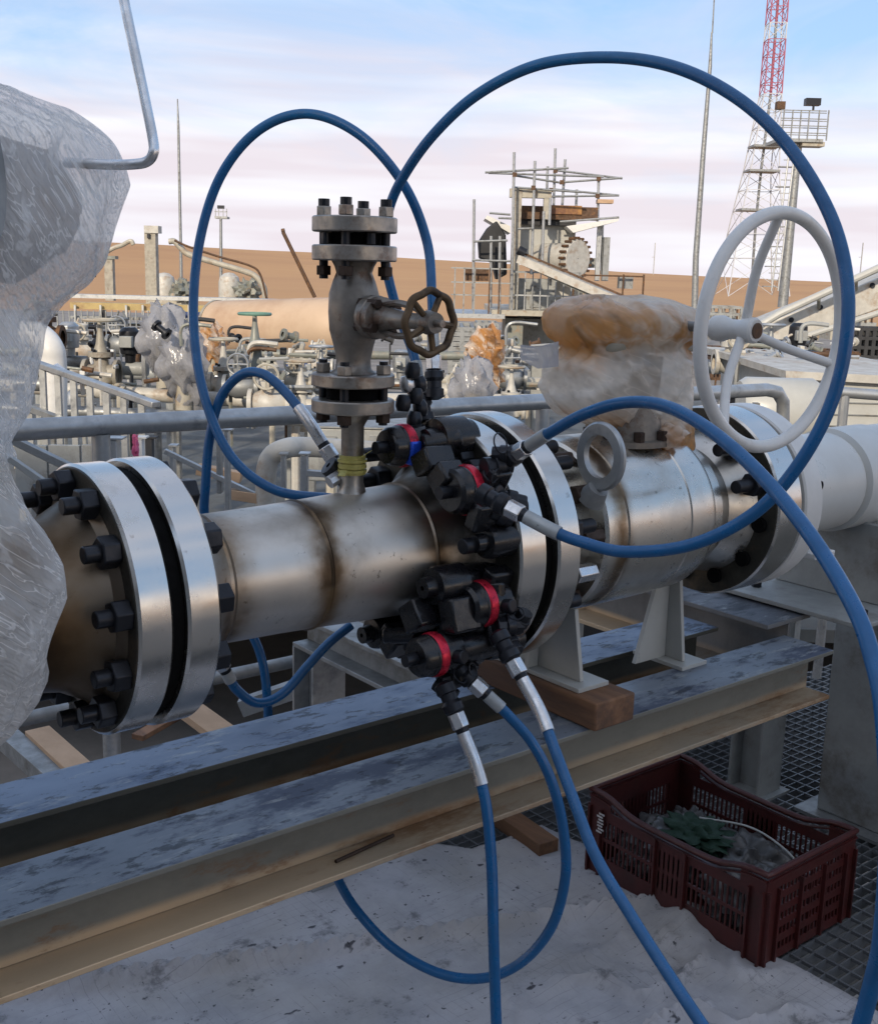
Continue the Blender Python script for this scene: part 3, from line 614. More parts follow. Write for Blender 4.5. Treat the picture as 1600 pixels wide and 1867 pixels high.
# --- pale insulated line to the right
ip = thing('coated_pipe', (2.9, YA, ZA), 'pale grey coated pipe with white flange leading out at the right edge', 'pipe')
ring_disc(2.140, 2.205, .212, .1).build('flange', M_WHITE, ip, ang=30)
MB().cyl((2.1255, YA, ZA), (2.1395, YA, ZA), .185, n=96).build('gasket_shade', M_GAP, ip)
MB().lathe([(2.2055, .02), (2.2055, .165), (2.215, .160), (2.26, .135), (2.32, .125), (2.42, .122), (2.525, .122), (2.530, .116), (2.538, .116), (2.543, .131), (2.70, .131), (2.71, .127), (3.3, .126), (3.3, .131), (3.33, .131), (4.8, .126), (4.8, .02)], (0, YA, ZA), (1, 0, 0), 96).build('pipe', M_PIPEW, ip, ang=25)
for k in range(12): 
    a_ = 22+30*k; MB().cyl(axp(2.2, .175, R_(a_)), axp(2.209, .175, R_(a_)), .016, n=18).build('bolt_hole', M_GAP, ip)
pp = AY(1490, 885, YA-.118); MB().cyl(pp, pp+V(0, -.008, 0), .012, n=20).build('plug', M_GAP, ip)
mb = MB(); c_ = V(2.70, YA-.10, ZA-.11); mb.bb(2.66, 2.74, YA-.16, YA-.08, ZA-.125, ZA-.105); mb.build('clamp_tab', M_WHITE, ip, bev=.003)
MB().bb(2.26, 2.34, YA-.17, YA-.09, ZA-.135, ZA-.12).build('clamp_tab', M_WHITE, ip, bev=.003)

# ================================================================ GATE VALVE ON THE BRANCH
GX, GY = 1.10, 1.60; r0 = CAMH
gv = thing('gate_valve', (GX, GY, ZA+.11), 'upright grey steel gate valve with flanges and a blanked top, standing on the pipe', 'valve')
g = lambda prof, nm, m, n=48, ang=30: MB().lathe([(z_+r0, r_) for z_, r_ in prof], (GX, GY, 0), (0, 0, 1), n).build(nm, m, gv, ang=ang)
g([(-.392, .03), (-.375, .024), (-.36, .0195), (-.262, .0195), (-.25, .026), (-.24, .034), (-.2375, .036)], 'nozzle', M_GATEF)
def gdisc(z0, z1, r_): return g([(z0, .01), (z0, r_-.002), (z0+.002, r_), (z1-.002, r_), (z1, r_-.002), (z1, .01)], 'flange', M_GATEF, 64)
for z0, z1 in ((-.237, -.215), (-.193, -.172), (.014, .039), (.060, .085)): gdisc(z0, z1, .0705)
g([(-.214, .046), (-.194, .046)], 'gasket_shade', M_GAP); g([(.040, .044), (.059, .044)], 'gasket_shade', M_GAP)
g([(-.1715, .040), (-.165, .031), (-.15, .029), (-.125, .034), (-.10, .041), (-.07, .043), (-.04, .042), (-.02, .036), (-.005, .030), (.005, .033), (.0135, .038)], 'body', M_GATE, ang=60)
for k in range(4):
    a_ = R_(40+90*k); dx, dy = .053*math.cos(a_), .053*math.sin(a_); c_ = V(GX+dx, GY+dy, r0)
    for (za, zb, n1_, n2_) in ((-.016, .108, -.010, .086), (-.258, -.150, -.2535, -.1715)):
        s = MB().cyl(c_+V(0, 0, za), c_+V(0, 0, zb), .0075, n=12).build('stud_bolt', M_BLACK, gv)
        MB().cyl(c_+V(0, 0, n1_), c_+V(0, 0, n1_+.0155), .0135, n=6, ph=k).build('nut', M_NUTR, s, bev=.001)
        MB().cyl(c_+V(0, 0, n2_), c_+V(0, 0, n2_+.0155), .0135, n=6, ph=k).build('nut', M_GATEF, s, bev=.001)
        if za > -.1: MB().cyl(c_+V(0, 0, .102), c_+V(0, 0, .1135), .0095, n=10).build('cap', M_BLACK, s)
for k in range(4):
    a_ = R_(-5+90*k); dx, dy = .053*math.cos(a_), .053*math.sin(a_); c_ = V(GX+dx, GY+dy, r0)
    MB().cyl(c_+V(0, 0, .041), c_+V(0, 0, .058), .0075, n=12).build('spacer_bolt', M_BLACK, gv)
WC = AD(783, 588, 1.76); BC = V(GX, GY, r0-.075); wd = unit(WC-BC)
mb = MB(); mb.lathe([(.02, .022), (.045, .024), (.05, .036), (.064, .036), (.066, .034), (.079, .034), (.081, .022), (.10, .018), (.13, .015), (.15, .013), (.19, .012), (.215, .016), (np.linalg.norm(WC-BC)-.02, .010)], BC, wd, 24); mb.build('bonnet', M_GATE, gv)
uu, vv, _ = frame(wd)
for k in range(4):
    a_ = k*math.pi/2+.6; q_ = BC+wd*.04+(uu*math.cos(a_)+vv*math.sin(a_))*.028; MB().cyl(q_, q_+wd*.05, .008, n=6).build('bonnet_bolt', M_NUTR, gv)
for sg in (-1, 1): 
    MB().tube(spline([BC+wd*.08+vv*.02*sg, BC+wd*.12+vv*.026*sg, BC+wd*.165+vv*.02*sg, BC+wd*.19+vv*.008*sg], 5), .0055, 8).build('yoke', M_GATE, gv)
wr = .0475; mb = MB(); pts = []
for i in range(80):
    a_ = 2*math.pi*i/80; k_ = 1+.035*math.cos(8*a_); pts.append(WC+(uu*math.cos(a_)+vv*math.sin(a_))*wr*k_)
mb.tube(pts, .0062, 10, closed=True); gw = mb.build('handwheel', M_GWHEEL, gv, ang=60)
MB().lathe([(-.016, .004), (-.016, .016), (.004, .019), (.02, .012), (.022, .006)], WC, -wd, 24).build('hub', M_GATE, gw)
MB().cyl(WC-wd*-.0-wd*.0, WC+wd*.032, .006, n=12).build('stem', M_GATEF, gw)
for k in range(5):
    a_ = 2*math.pi*k/5+.5; MB().tube([WC+(uu*math.cos(a_)+vv*math.sin(a_))*.012, WC+(uu*math.cos(a_)+vv*math.sin(a_))*wr*.98], .0052, 8).build('spoke', M_GWHEEL, gw)
mb = MB()
for k in range(9): mb.cyl((GX, GY, r0-.345+.0036*k), (GX, GY, r0-.3405+.0036*k), .0235+.0022*math.sin(k*2.3), n=20)
mb.beam(AY(655, 835, 1.575), AY(676, 822, 1.56), .012, .001); mb.beam(AY(628, 858, 1.575), AY(622, 868, 1.56), .012, .001)
mb.build('tape_wrap', M_YEL, gv)

# ================================================================ TENSIONERS (black heads with red rings)
def tensioner(px, py, Y, label, r=.040, x_off=0., blue=False, L_=.10):
    c = AY(px, py, Y); x0 = c[0]-.038; o = thing('bolt_tensioner', (x0, c[1], c[2]), label, 'tensioner', 'bolt tensioners round the flange')
    pr = [(0, .004), (0, r*.55), (-.0, r*.80), (.006, r*.93), (.022, r*.96), (.024, r)]
    MB().lathe(pr+[(.0275, r)], (x0, c[1], c[2]), (1, 0, 0), 40).build('cap', M_BLACKP, o)
    MB().lathe([(.0278, r*1.0), (.030, r*1.05), (.037, r*1.07), (.044, r*1.05), (.046, r)], (x0, c[1], c[2]), (1, 0, 0), 48).build('ring', M_RED, o)
    if blue: 
        MB().bb(x0+.026, x0+.05, c[1]-r*1.1, c[1]-r*.5, c[2]-.030, c[2]+.012).build('blue_collar', M_BLUEA, o, bev=.004)
    MB().lathe([(.0462, r*.9), (.05, r*.96), (.08, r*.96), (.085, r*.8), (1.2845-x0 if 1.2845-x0 > .1 else .12, r*.75), (1.2846-x0 if 1.2846-x0 > .1 else .121, .004)], (x0, c[1], c[2]), (1, 0, 0), 40).build('barrel', M_BLACKP, o)
    MB().cyl((x0-.022, c[1], c[2]), (x0-.0005, c[1], c[2]), .011, n=16).build('stud_end', M_BLACK, o)
    MB().cyl(V(x0+.06, c[1], c[2])+V(0, -r*.8, .0), V(x0+.065, c[1]-r*1.35, c[2]+.004), .012, n=12).build('oil_port', M_BLACK, o, bev=.002)
    return o
T = [tensioner(735, 812, 1.565, 'black bolt tensioner with a red ring and blue collar beside the yellow tape', .036, blue=True),
     tensioner(850, 893, 1.435, 'black bolt tensioner with the widest red ring, upper front of the flange', .041),
     tensioner(876, 1100, 1.405, 'black bolt tensioner with a short red ring, low on the front of the flange', .039),
     tensioner(790, 1193, 1.41, 'lowest black bolt tensioner with a small red ring hanging under the pipe', .036)]
for (x_, y_, Y_, r_, par) in ((815, 800, 1.53, .040, 0), (905, 985, 1.40, .030, 1), (812, 1065, 1.44, .034, 2), (850, 1150, 1.45, .038, 2), (905, 1170, 1.44, .030, 3), (700, 1150, 1.6, .03, 3)):
    c_ = AY(x_, y_, Y_); MB().lathe([(-.05, .004), (-.05, r_*.5), (-.03, r_*.55), (-.028, r_*.92), (-.02, r_), (.03, r_), (.034, r_*.8), (max(1.2845-c_[0], .05), r_*.8), (max(1.285-c_[0], .051), .004)], c_, (1, 0, 0), 32).build('nut_shade_body', M_BLACKP, T[par])  # extra black bodies, partly standing in for the shaded flange hub
# manifold blocks and swivels that join the tools round the flange
def blk(px, py, Y_, sz, rot, par):
    c_ = AY(px, py, Y_); a_ = R_(rot); ax = (V(1, 0, 0), V(0, math.cos(a_), math.sin(a_)), V(0, -math.sin(a_), math.cos(a_)))
    MB().box(c_, sz, ax).build('port_block', M_BLACKP, par, bev=.005)
def cy(px, py, Y_, px2, py2, Y2, r_, par): MB().cyl(AY(px, py, Y_), AY(px2, py2, Y2), r_, n=18).build('swivel', M_BLACKP, par, bev=.004)
for a in ((905, 1060, 1.40, (.05, .03, .05), 20, T[2]), (838, 1120, 1.40, (.06, .04, .06), -15, T[2]), (770, 1120, 1.46, (.06, .05, .05), -35, T[2]), (905, 1150, 1.395, (.06, .035, .05), -20, T[3]), (856, 1185, 1.47, (.06, .05, .05), -40, T[3]), (722, 1165, 1.56, (.05, .05, .05), -50, T[3]),
          (790, 840, 1.50, (.06, .04, .05), 60, T[0]), (880, 940, 1.40, (.05, .03, .05), 20, T[1]), (900, 880, 1.40, (.04, .03, .06), 30, T[1]), (815, 870, 1.46, (.05, .04, .05), 45, T[1])): blk(*a)
for a in ((905, 1060, 1.39, 905, 1110, 1.385, .016, T[2]), (700, 1160, 1.53, 760, 1158, 1.48, .014, T[3]), (770, 812, 1.53, 840, 800, 1.50, .020, T[0]), (800, 1140, 1.44, 880, 1130, 1.40, .022, T[2]), (820, 1190, 1.45, 860, 1195, 1.44, .022, T[3]), (860, 950, 1.41, 930, 935, 1.385, .016, T[1])): cy(*a)
for (x_, y_, Y_, r_, par) in ((905, 850, 1.40, .017, T[1]), (918, 828, 1.39, .013, T[1]), (893, 870, 1.40, .014, T[1]), (930, 915, 1.375, .017, T[1]), (912, 940, 1.385, .014, T[1]),
                              (925, 1140, 1.37, .017, T[2]), (948, 1132, 1.365, .014, T[2]), (905, 1120, 1.385, .014, T[2]), (930, 1175, 1.36, .014, T[2]),
                              (825, 1235, 1.42, .017, T[3]), (850, 1225, 1.41, .014, T[3]), (812, 1258, 1.41, .014, T[3]), (868, 1248, 1.40, .013, T[3])):
    c_ = AY(x_, y_, Y_); a_ = rng.randn(3); a_ = unit(a_*[1, .6, 1]); mb = MB(); mb.cyl(c_-a_*r_*1.5, c_+a_*r_*1.5, r_, n=10); mb.cyl(c_-a_*r_*.5, c_+a_*r_*.5, r_*1.2, n=14)
    mb.build('fitting', M_BLACK, par, bev=.0015)
for (x_, y_, Y_, rr_, par) in ((912, 808, 1.375, .017, T[1]), (903, 868, 1.37, .013, T[1]), (940, 1118, 1.35, .014, T[2]), (838, 1232, 1.38, .014, T[3]), (862, 1222, 1.38, .012, T[3])):
    c_ = AY(x_, y_, Y_); u1, v1, _ = frame(unit(V(.3, -1, .3)+rng.randn(3)*.5)); mb = MB(); mb.tube([c_+(u1*math.cos(a)+v1*math.sin(a))*rr_ for a in np.linspace(0, 2*math.pi, 25)[:-1]], .0014, 6, closed=True); mb.build('wire_loop', M_BLACK, par)
MB().cyl(AY(960, 925, 1.36), AY(925, 925, 1.375), .012, n=14).build('adaptor', M_BLACK, T[1])

# ================================================================ BLUE HOSES
HRD = .0092
def hose(pts, label, ends=(), r=HRD, tail=None):
    """pts: (px, py, depth); ends: list of ('a'|'b', nut_len, sleeve_len, style)"""
    P = spline([AD(*p) for p in pts], 14)
    o = thing('hydraulic_hose', P[0], label, 'hose', 'blue hydraulic hoses')
    MB().tube(P, r, 14).build('hose_line', M_HOSE, o, ang=80)
    for which, sl, style in ends:
        Q = P if which == 'a' else P[::-1]
        # sleeve follows the first sl metres, nut and coupler before it
        acc = 0; S = [Q[0]]
        for k in range(1, len(Q)):
            acc += np.linalg.norm(Q[k]-Q[k-1]); S.append(Q[k])
            if acc > sl: break
        d = unit(Q[0]-Q[2])
        MB().tube(S, r*1.25, 14).build('crimp_sleeve', M_CRIMP if style != 'g' else M_SLEEVE, o)
        b0 = Q[0]
        MB().cyl(b0-d*.001, b0+d*.008, r*1.15, r*1.3, n=12).build('collar', M_BLACK, o)
        MB().cyl(b0+d*.008, b0+d*.034, r*1.65, n=6).build('nut', M_CRIMP, o, bev=.0015)
        MB().lathe([(.034, r*1.2), (.038, r*1.9), (.05, r*2.0), (.056, r*1.5), (.068, r*1.5), (.07, r*1.9), (.085, r*1.9), (.09, r*.8)], b0, d, 18).build('coupler', M_BLACK, o)
    return o
hose([(762, 690, 2.12), (752, 640, 2.13), (722, 560, 2.14), (700, 460, 2.12), (708, 385, 2.08), (735, 322, 2.04), (790, 245, 1.98), (870, 172, 1.92), (980, 118, 1.85), (1110, 104, 1.78), (1230, 122, 1.71), (1340, 176, 1.65), (1430, 258, 1.60), (1500, 365, 1.56), (1537, 470, 1.54), (1545, 590, 1.53), (1520, 720, 1.54), (1460, 840, 1.56), (1375, 935, 1.60), (1260, 993, 1.64), (1140, 1006, 1.68), (1060, 988, 1.72), (1012, 970, 1.74), (958, 942, 1.76)],
     'blue hose making the largest loop, over the gate valve and round the white handwheel', [('b', .058, 'g'), ('a', .03, 'g')])
hose([(790, 640, 2.1), (787, 540, 2.1), (778, 440, 2.12), (735, 335, 2.10), (655, 245, 2.10), (560, 207, 2.12), (470, 238, 2.15), (400, 325, 2.18), (362, 450, 2.2), (353, 590, 2.2), (372, 720, 2.18), (420, 830, 2.16), (500, 893, 2.14), (600, 908, 2.13), (640, 912, 2.14)],
     'blue hose looping high on the left of the gate valve, down to the pipe top', [('a', .05, 'g')])
hose([(588, 808, 2.08), (560, 765, 2.08), (520, 715, 2.1), (480, 682, 2.12), (440, 683, 2.15), (402, 725, 2.18), (382, 800, 2.2), (375, 880, 2.22), (374, 950, 2.24), (400, 1060, 2.26), (470, 1180, 2.3), (488, 1290, 2.32), (485, 1380, 2.35)],
     'blue hose in a small arch beside the yellow tape, dropping behind the left flange', [('a', .08, 'w')])
hose([(965, 812, 1.86), (1000, 790, 1.82), (1060, 757, 1.76), (1130, 735, 1.70), (1200, 737, 1.63), (1270, 768, 1.55), (1350, 830, 1.46), (1430, 915, 1.37), (1500, 1010, 1.29), (1560, 1115, 1.21), (1590, 1200, 1.17), (1610, 1300, 1.14), (1620, 1500, 1.12), (1608, 1700, 1.15), (1590, 1790, 1.18), (1560, 1900, 1.2)],
     'blue hose arching over the ball valve and off the right edge of the photo', [('a', .045, 'g')])
hose([(952, 1238, 1.86), (985, 1300, 1.84), (1012, 1370, 1.81), (1042, 1450, 1.78), (1085, 1560, 1.74), (1150, 1670, 1.69), (1220, 1780, 1.63), (1300, 1900, 1.56)],
     'blue hose with a white end running down past the crate to the bottom edge', [('a', .095, 'w')])
hose([(888, 1268, 1.93), (925, 1303, 1.93), (970, 1355, 1.93), (1005, 1425, 1.94), (1026, 1510, 1.96), (1030, 1600, 1.98), (1005, 1690, 2.01), (950, 1755, 2.04), (880, 1784, 2.07), (800, 1775, 2.1), (715, 1728, 2.14), (650, 1660, 2.17), (614, 1600, 2.2), (590, 1540, 2.22), (560, 1440, 2.25)],
     'blue hose hanging in a U loop that passes behind the front beam', [('a', .03, 'g')])
hose([(844, 1336, 1.88), (868, 1398, 1.87), (886, 1470, 1.86), (896, 1580, 1.86), (899, 1700, 1.86), (902, 1800, 1.87), (906, 1910, 1.88)],
     'blue hose with a white end hanging straight down in front of the front beam', [('a', .085, 'w')])
hose([(412, 1225, 2.12), (432, 1258, 2.14), (470, 1282, 2.17), (515, 1265, 2.2), (560, 1215, 2.22), (600, 1172, 2.24), (640, 1140, 2.26)],
     'blue hose in a shallow sag under the steel pipe beside the left flange', [('a', .02, 'g')])
# brass/black couplings in a chain below the bronze wheel
o = thing('coupling_chain', AY(760, 690, 1.58), 'black knurled hose couplings hanging under the rusty handwheel', 'coupling')
for i_, (x_, y_) in enumerate(((752, 676), (764, 700), (757, 722), (766, 744), (755, 765), (742, 700), (735, 735))):
    c_ = AY(x_, y_, 1.58+.01*(i_ % 2)); d_ = unit(V(.15*(-1)**i_, .1, 1)); MB().lathe([(-.014, .004), (-.014, .010), (-.006, .0135), (.006, .0135), (.014, .010), (.014, .004)], c_, d_, 14).build('coupling', M_BLACK if i_ != 5 else M_CRIMP, o)
o = thing('hose_coupler', AY(608, 850, 1.65), 'black coupler and bright swivel lying on the pipe by the yellow tape', 'coupler')
MB().lathe([(0, .005), (0, .018), (.03, .020), (.034, .014), (.05, .014), (.052, .006)], AY(598, 848, 1.64), (.7, -.2, -.6), 16).build('body', M_BLACK, o)
MB().cyl(AY(600, 880, 1.62), AY(618, 868, 1.62), .012, n=8).build('swivel', M_CRIMP, o); MB().cyl(AY(618, 868, 1.62), AY(632, 858, 1.62), .010, n=8).build('stub', M_BLACK, o)

# ================================================================ CRATE
cr_ = thing('plastic_crate', (2.38, 1.72, 0), 'dark red slotted plastic crate on the deck grating, under the beam end', 'crate')
M_CRATE = simple('red_plastic', (.066, .012, .011), .42, 0, .35, 14, dirt=(.035, .01, .009), dsc=9, bump=.1)
CX0, CX1, CY0, CY1, CH = 2.195, 2.575, 1.425, 2.005, .255
def wall(p0, p1, nrm_, name, dip=True, slots=14, solid_mid=True, rows=((.07, .12), (.13, .18))):
    """wall with real slots: assembled from rails and bars"""
    p0 = V(*p0); p1 = V(*p1); L0 = np.linalg.norm(p1-p0); d = (p1-p0)/L0; nrm_ = V(*nrm_); mb = MB(); th = .004
    def pan(a, b, z0, z1, t_=th, o_=0): mb.box(p0+d*(a+b)/2+V(0, 0, (z0+z1)/2)+nrm_*o_, (b-a, t_, z1-z0), (d, nrm_, ZD))
    zs = [0.012]+[z for r_ in rows for z in r_]+[CH-.045 if dip else CH-.012]
    if dip: pan(0, .075, CH-.0448, CH-.012); pan(L0-.075, L0, CH-.0448, CH-.012)
    for k in range(0, len(zs), 2): pan(0, L0, zs[k], zs[k+1])
    for (z0, z1) in rows:
        a = 0; m_ = [(0, .045), (L0/2-.05, L0/2+.05) if solid_mid else (L0/2-.005, L0/2+.005), (L0-.045, L0)]
        for q in m_: pan(q[0], q[1], z0, z1)
        x_ = .045
        while x_ < L0-.05: pan(x_, x_+.005, z0, z1); x_ += .0155
    # ribs and rim with hand dip
    for q in (.004, .045, L0/2-.05, L0/2+.05, L0-.045, L0-.004): pan(q-.003, q+.003, .012, CH-.046, .012, .006)
    return mb
parts = [(((CX0, CY0, 0), (CX0, CY1, 0), (-1, 0, 0)), 'side_wall'), (((CX1, CY0, 0), (CX1, CY1, 0), (1, 0, 0)), 'side_wall'), (((CX0, CY0, 0), (CX1, CY0, 0), (0, -1, 0)), 'end_wall'), (((CX0, CY1, 0), (CX1, CY1, 0), (0, 1, 0)), 'end_wall')]
for a, nm in parts:
    if nm == 'end_wall' and a[0][1] == CY0:
        mb = wall(*a, nm, rows=((.035, .055), (.075, .095), (.115, .135), (.155, .175), (.195, .21)), solid_mid=False, dip=False)
    else: mb = wall(*a, nm, dip=nm == 'side_wall')
    mb.build(nm, M_CRATE, cr_, smooth=False)
mb = MB(); mb.bb(CX0+.003, CX1-.003, CY0+.003, CY1-.003, .004, .0115); mb.build('floor_panel', M_CRATE, cr_)
def rim_h(t_, long_):                           # rim dips for the hands on the long sides
    if not long_: return CH
    return CH-.032*math.exp(-((t_-.5)/.34)**6)
rim = []
def rr(ax_, ay_, bx_, by_, lg):
    for k in range(24): t_ = k/24; rim.append(V(ax_+(bx_-ax_)*t_, ay_+(by_-ay_)*t_, rim_h(t_, lg)))
rr(CX0, CY0, CX1, CY0, False); rr(CX1, CY0, CX1, CY1, True); rr(CX1, CY1, CX0, CY1, False); rr(CX0, CY1, CX0, CY0, True)
mb = MB(); mb.tube(rim, .0085, 8, closed=True)
for k in range(len(rim)): 
    a, b = rim[k], rim[(k+1) % len(rim)]; mb.beam(a-V(0, 0, .017), b-V(0, 0, .017), .014, .004)
mb.build('rim', M_CRATE, cr_, ang=50)
M_PRINT = simple('white_print', (.55, .53, .52), .5, 0, .5, 60)
mb = MB()
for (za, zb) in ((.045, .085), (.145, .20)):
    z_ = za
    while z_ < zb: mb.bb(CX0-.0135, CX0-.0125, 1.945+.004*math.sin(z_*400), 1.965+.004*math.cos(z_*300), z_, z_+.005); z_ += .009
mb.build('print', M_PRINT, cr_)
# contents: green cloth, clear bags, wire
o = thing('plastic_bags', (2.40, 1.75, .02), 'crumpled grey plastic bags lying inside the red crate', 'bag')
M_BAG = simple('grey_bag', (.09, .09, .09), .35, 0, .4, 20, bump=.8)
for i_, (x_, y_, rx, ry_, rz_) in enumerate(((2.35, 1.86, .13, .11, .075), (2.45, 1.66, .10, .15, .075), (2.32, 1.56, .10, .11, .07), (2.48, 1.88, .07, .08, .06))):
    mb = MB(); mb.blob((x_, y_, .085), (rx, ry_, rz_), i_+11, .3, 34, 4); mb.build('bag_fold', M_BAG, o, ang=70)
M_GRN = simple('green_cloth', (.006, .035, .016), .7, 0, .4, 20, bump=.8)
mb = MB(); mb.blob((2.38, 1.78, .150), (.085, .10, .03), 31, .4, 34, 4); tag(mb.build('green_rag', M_GRN, ang=70), 'dark green rag on the bags inside the crate', 'rag')
mb = MB(); mb.tube(spline([(2.44, 1.82, .17), (2.50, 1.70, .175), (2.48, 1.58, .175), (2.44, 1.50, .165), (2.38, 1.52, .16)], 8), .003, 8); tag(mb.build('wire_loop', M_GREYP), 'thin pale wire curled over the bags in the crate', 'wire')

# added unseen block shaped like a building, put there to shade the pipeline
sb = V(_sdir[0], _sdir[1], 0); sb = unit(sb); sl = V(-sb[1], sb[0], 0); bc = sb*11
o = thing('added_shade_block', (bc[0], bc[1], -1.5), 'unseen grey block outside the left of the frame, added to shade the pipeline', 'sun blocker')
MB().box(bc+V(0, 0, 3.0)+sb*2, (22, 4, 9.0), (sl, sb, ZD)).build('wall', M_STEELG, o)
MB().box(bc+V(0, 0, 7.6)+sb*2, (22.6, 4.6, .2), (sl, sb, ZD)).build('roof', M_GALVD, o)
for k in range(5): MB().box(bc+V(0, 0, 2.2)-sb*.01+sl*(-8+4*k), (1.4, .04, 1.2), (sl, sb, ZD)).build('window', M_DARK, o)

# ================================================================ HANDRAIL BEHIND THE LINE
ra, rb_ = AY(-60, 789, 2.5), AY(1432, 708, 2.5)
rl = thing('handrail', (ra[0], 2.5, 0), 'thick galvanised tube handrail running behind the steel pipe', 'handrail')
P = [ra, (ra+rb_)/2, rb_-V(.12, 0, 0)]+[rb_+V(-.05, 0, -.012), rb_+V(-.01, 0, -.05), rb_+V(0, 0, -.12), rb_+V(0, 0, -1.2)]
MB().tube(P, .0242, 18).build('top_rail', M_GALV, rl, ang=70)
for k, x in enumerate((1.02, 2.42, 3.3)):
    zt = ra[2]+(rb_[2]-ra[2])*(x-ra[0])/(rb_[0]-ra[0])
    MB().tube([V(x, 2.5, 0.0), V(x, 2.5, zt-.02)], .021, 14).build('rail_post', M_GALV, rl)
MB().tube([V(ra[0], 2.5, .62), V(rb_[0], 2.5, .60)], .017, 12).build('knee_rail', M_GALVD, rl)
MB().bb(ra[0], rb_[0], 2.497, 2.503, 0.002, .11).build('toe_board', M_GALVD, rl)
for x in (3.05, 3.35): MB().cyl((x, 2.5, rb_[2]-.045), (x, 2.5, rb_[2]-.022), .012, n=8).build('clip', M_BLACK, rl)

# ================================================================ LOWER PLATFORM WITH THE MANIFOLD
H0 = HD; 
def bx(px0, px1, py0, py1, H, th, mb=None):
    """upright box facing the viewer whose front covers a pixel rectangle, H metres ahead"""
    a = AH(px0, py1, H); b = AH(px1, py1, H); t_ = AH((px0+px1)/2, py0, H)
    c = (a+b)/2; w_ = np.linalg.norm(b-a); zt = t_[2]; zb = (a[2]+b[2])/2
    c = V(c[0], c[1], (zt+zb)/2)+HD*th/2
    return (mb or MB()).box(c, (w_, th, zt-zb), (UD, HD, ZD))
mb = MB(); c = HD*13; mb.box((c[0], c[1], -.42), (22, 13, .08), (UD, HD, ZD))
M_PLAT = simple('platform_steel', (.11, .115, .11), .7, .2, .5, 2, dirt=(.10, .09, .08), dsc=1.3, bump=.3)
tag(mb.build('lower_platform', M_PLAT), kind='structure')

def gvec(u, h, z): return UD*u+HD*h+V(0, 0, z)
def uz(px, py, H): p = AH(px, py, H); return p@UD, p[2]
def small_valve(name, m, mw, label, kind, s=1.0):
    """proto at the origin; about .5 m tall at s = 1"""
    o = thing(name, (0, 0, 0), label, 'valve', 'manifold valves behind the handrail')
    if kind == 0:      # gate valve with level handwheel
        mb = MB(); mb.lathe([(-.12, .07), (-.12, .095), (-.095, .095), (-.095, .06), (.095, .06), (.095, .095), (.12, .095), (.12, .07)], (0, 0, .0), UD, 20)
        mb.lathe([(-.10, .05), (-.06, .085), (.02, .08), (.06, .05), (.11, .045), (.112, .085), (.145, .085), (.147, .05), (.20, .032), (.30, .018), (.36, .015)], (0, 0, 0), (0, 0, 1), 20); mb.build('body', m, o)
        for k in range(4): a = k*1.57+.5; MB().cyl((.068*math.cos(a), .068*math.sin(a), .10), (.068*math.cos(a), .068*math.sin(a), .165), .012, n=6).build('bolt', M_BLACK, o)
        mb = MB(); mb.tube([V(.11*math.cos(a), .11*math.sin(a), .36) for a in np.linspace(0, 2*math.pi, 25)[:-1]], .012, 6, closed=True)
        for k in range(3): a = k*2.09; mb.cyl((0, 0, .355), (.11*math.cos(a), .11*math.sin(a), .36), .009, n=6)
        mb.build('handwheel', mw, o)
    elif kind == 1:    # globe-ish with yoke and wheel toward the viewer
        mb = MB(); mb.lathe([(-.15, .06), (-.15, .10), (-.12, .10), (-.12, .065), (-.05, .10), (.05, .10), (.12, .065), (.12, .10), (.15, .10), (.15, .06)], (0, 0, 0), UD, 20)
        mb.lathe([(-.0, .07), (.12, .065), (.12, .10), (.16, .10), (.16, .05), (.22, .06), (.26, .07), (.28, .03)], (0, 0, 0), (0, 0, 1), 18); mb.build('body', m, o)
        for sg in (-1, 1): MB().tube([V(0, 0, .16)+UD*.06*sg, V(0, 0, .26)+UD*.05*sg, V(0, 0, .33)+UD*.02*sg], .012, 6).build('yoke', m, o)
        c = V(0, 0, .20)-HD*.16; mb = MB(); mb.tube([c+UD*.085*math.cos(a)+ZD*.085*math.sin(a) for a in np.linspace(0, 2*math.pi, 25)[:-1]], .010, 6, closed=True); mb.cyl(c, c+HD*.12, .014, n=8)
        for k in range(4): a = k*1.57; mb.cyl(c, c+UD*.085*math.cos(a)+ZD*.085*math.sin(a), .008, n=5)
        mb.build('handwheel', mw, o)
    elif kind == 2:    # actuator
        MB().cyl(V(-.0, 0, .0)-UD*.14, UD*.14, .055, n=16).build('body', m, o)
        MB().lathe([(.05, .04), (.12, .045), (.12, .075), (.20, .085), (.30, .08), (.33, .05), (.33, .01)], (0, 0, 0), (0, 0, 1), 18).build('operator', mw, o, bev=.004)
        MB().box(V(0, 0, .22)-HD*.10, (.10, .07, .09), (UD, HD, ZD)).build('box', M_STEELG, o, bev=.006)
    else:              # film-wrapped
        MB().cyl((0, 0, -.15), (0, 0, .10), .05, n=14).build('body', m, o)
        mb = MB(); mb.blob((0, 0, .14), (.13, .12, .17), int(s*10), .42, 14, 3.0); mb.blob((.05, .02, -.02), (.10, .09, .13), int(s*17)+3, .4, 12, 3.0); mb.build('film', mw, o, ang=80)
    return o
M_MIXG = simple('weathered_valve_green', (.22, .23, .20), .5, .1, .5, 9, dirt=(.30, .20, .12), dsc=7)
M_OCHV = simple('weathered_valve_ochre', (.35, .32, .26), .5, .1, .5, 9, dirt=(.15, .10, .07), dsc=7)
protos = {}
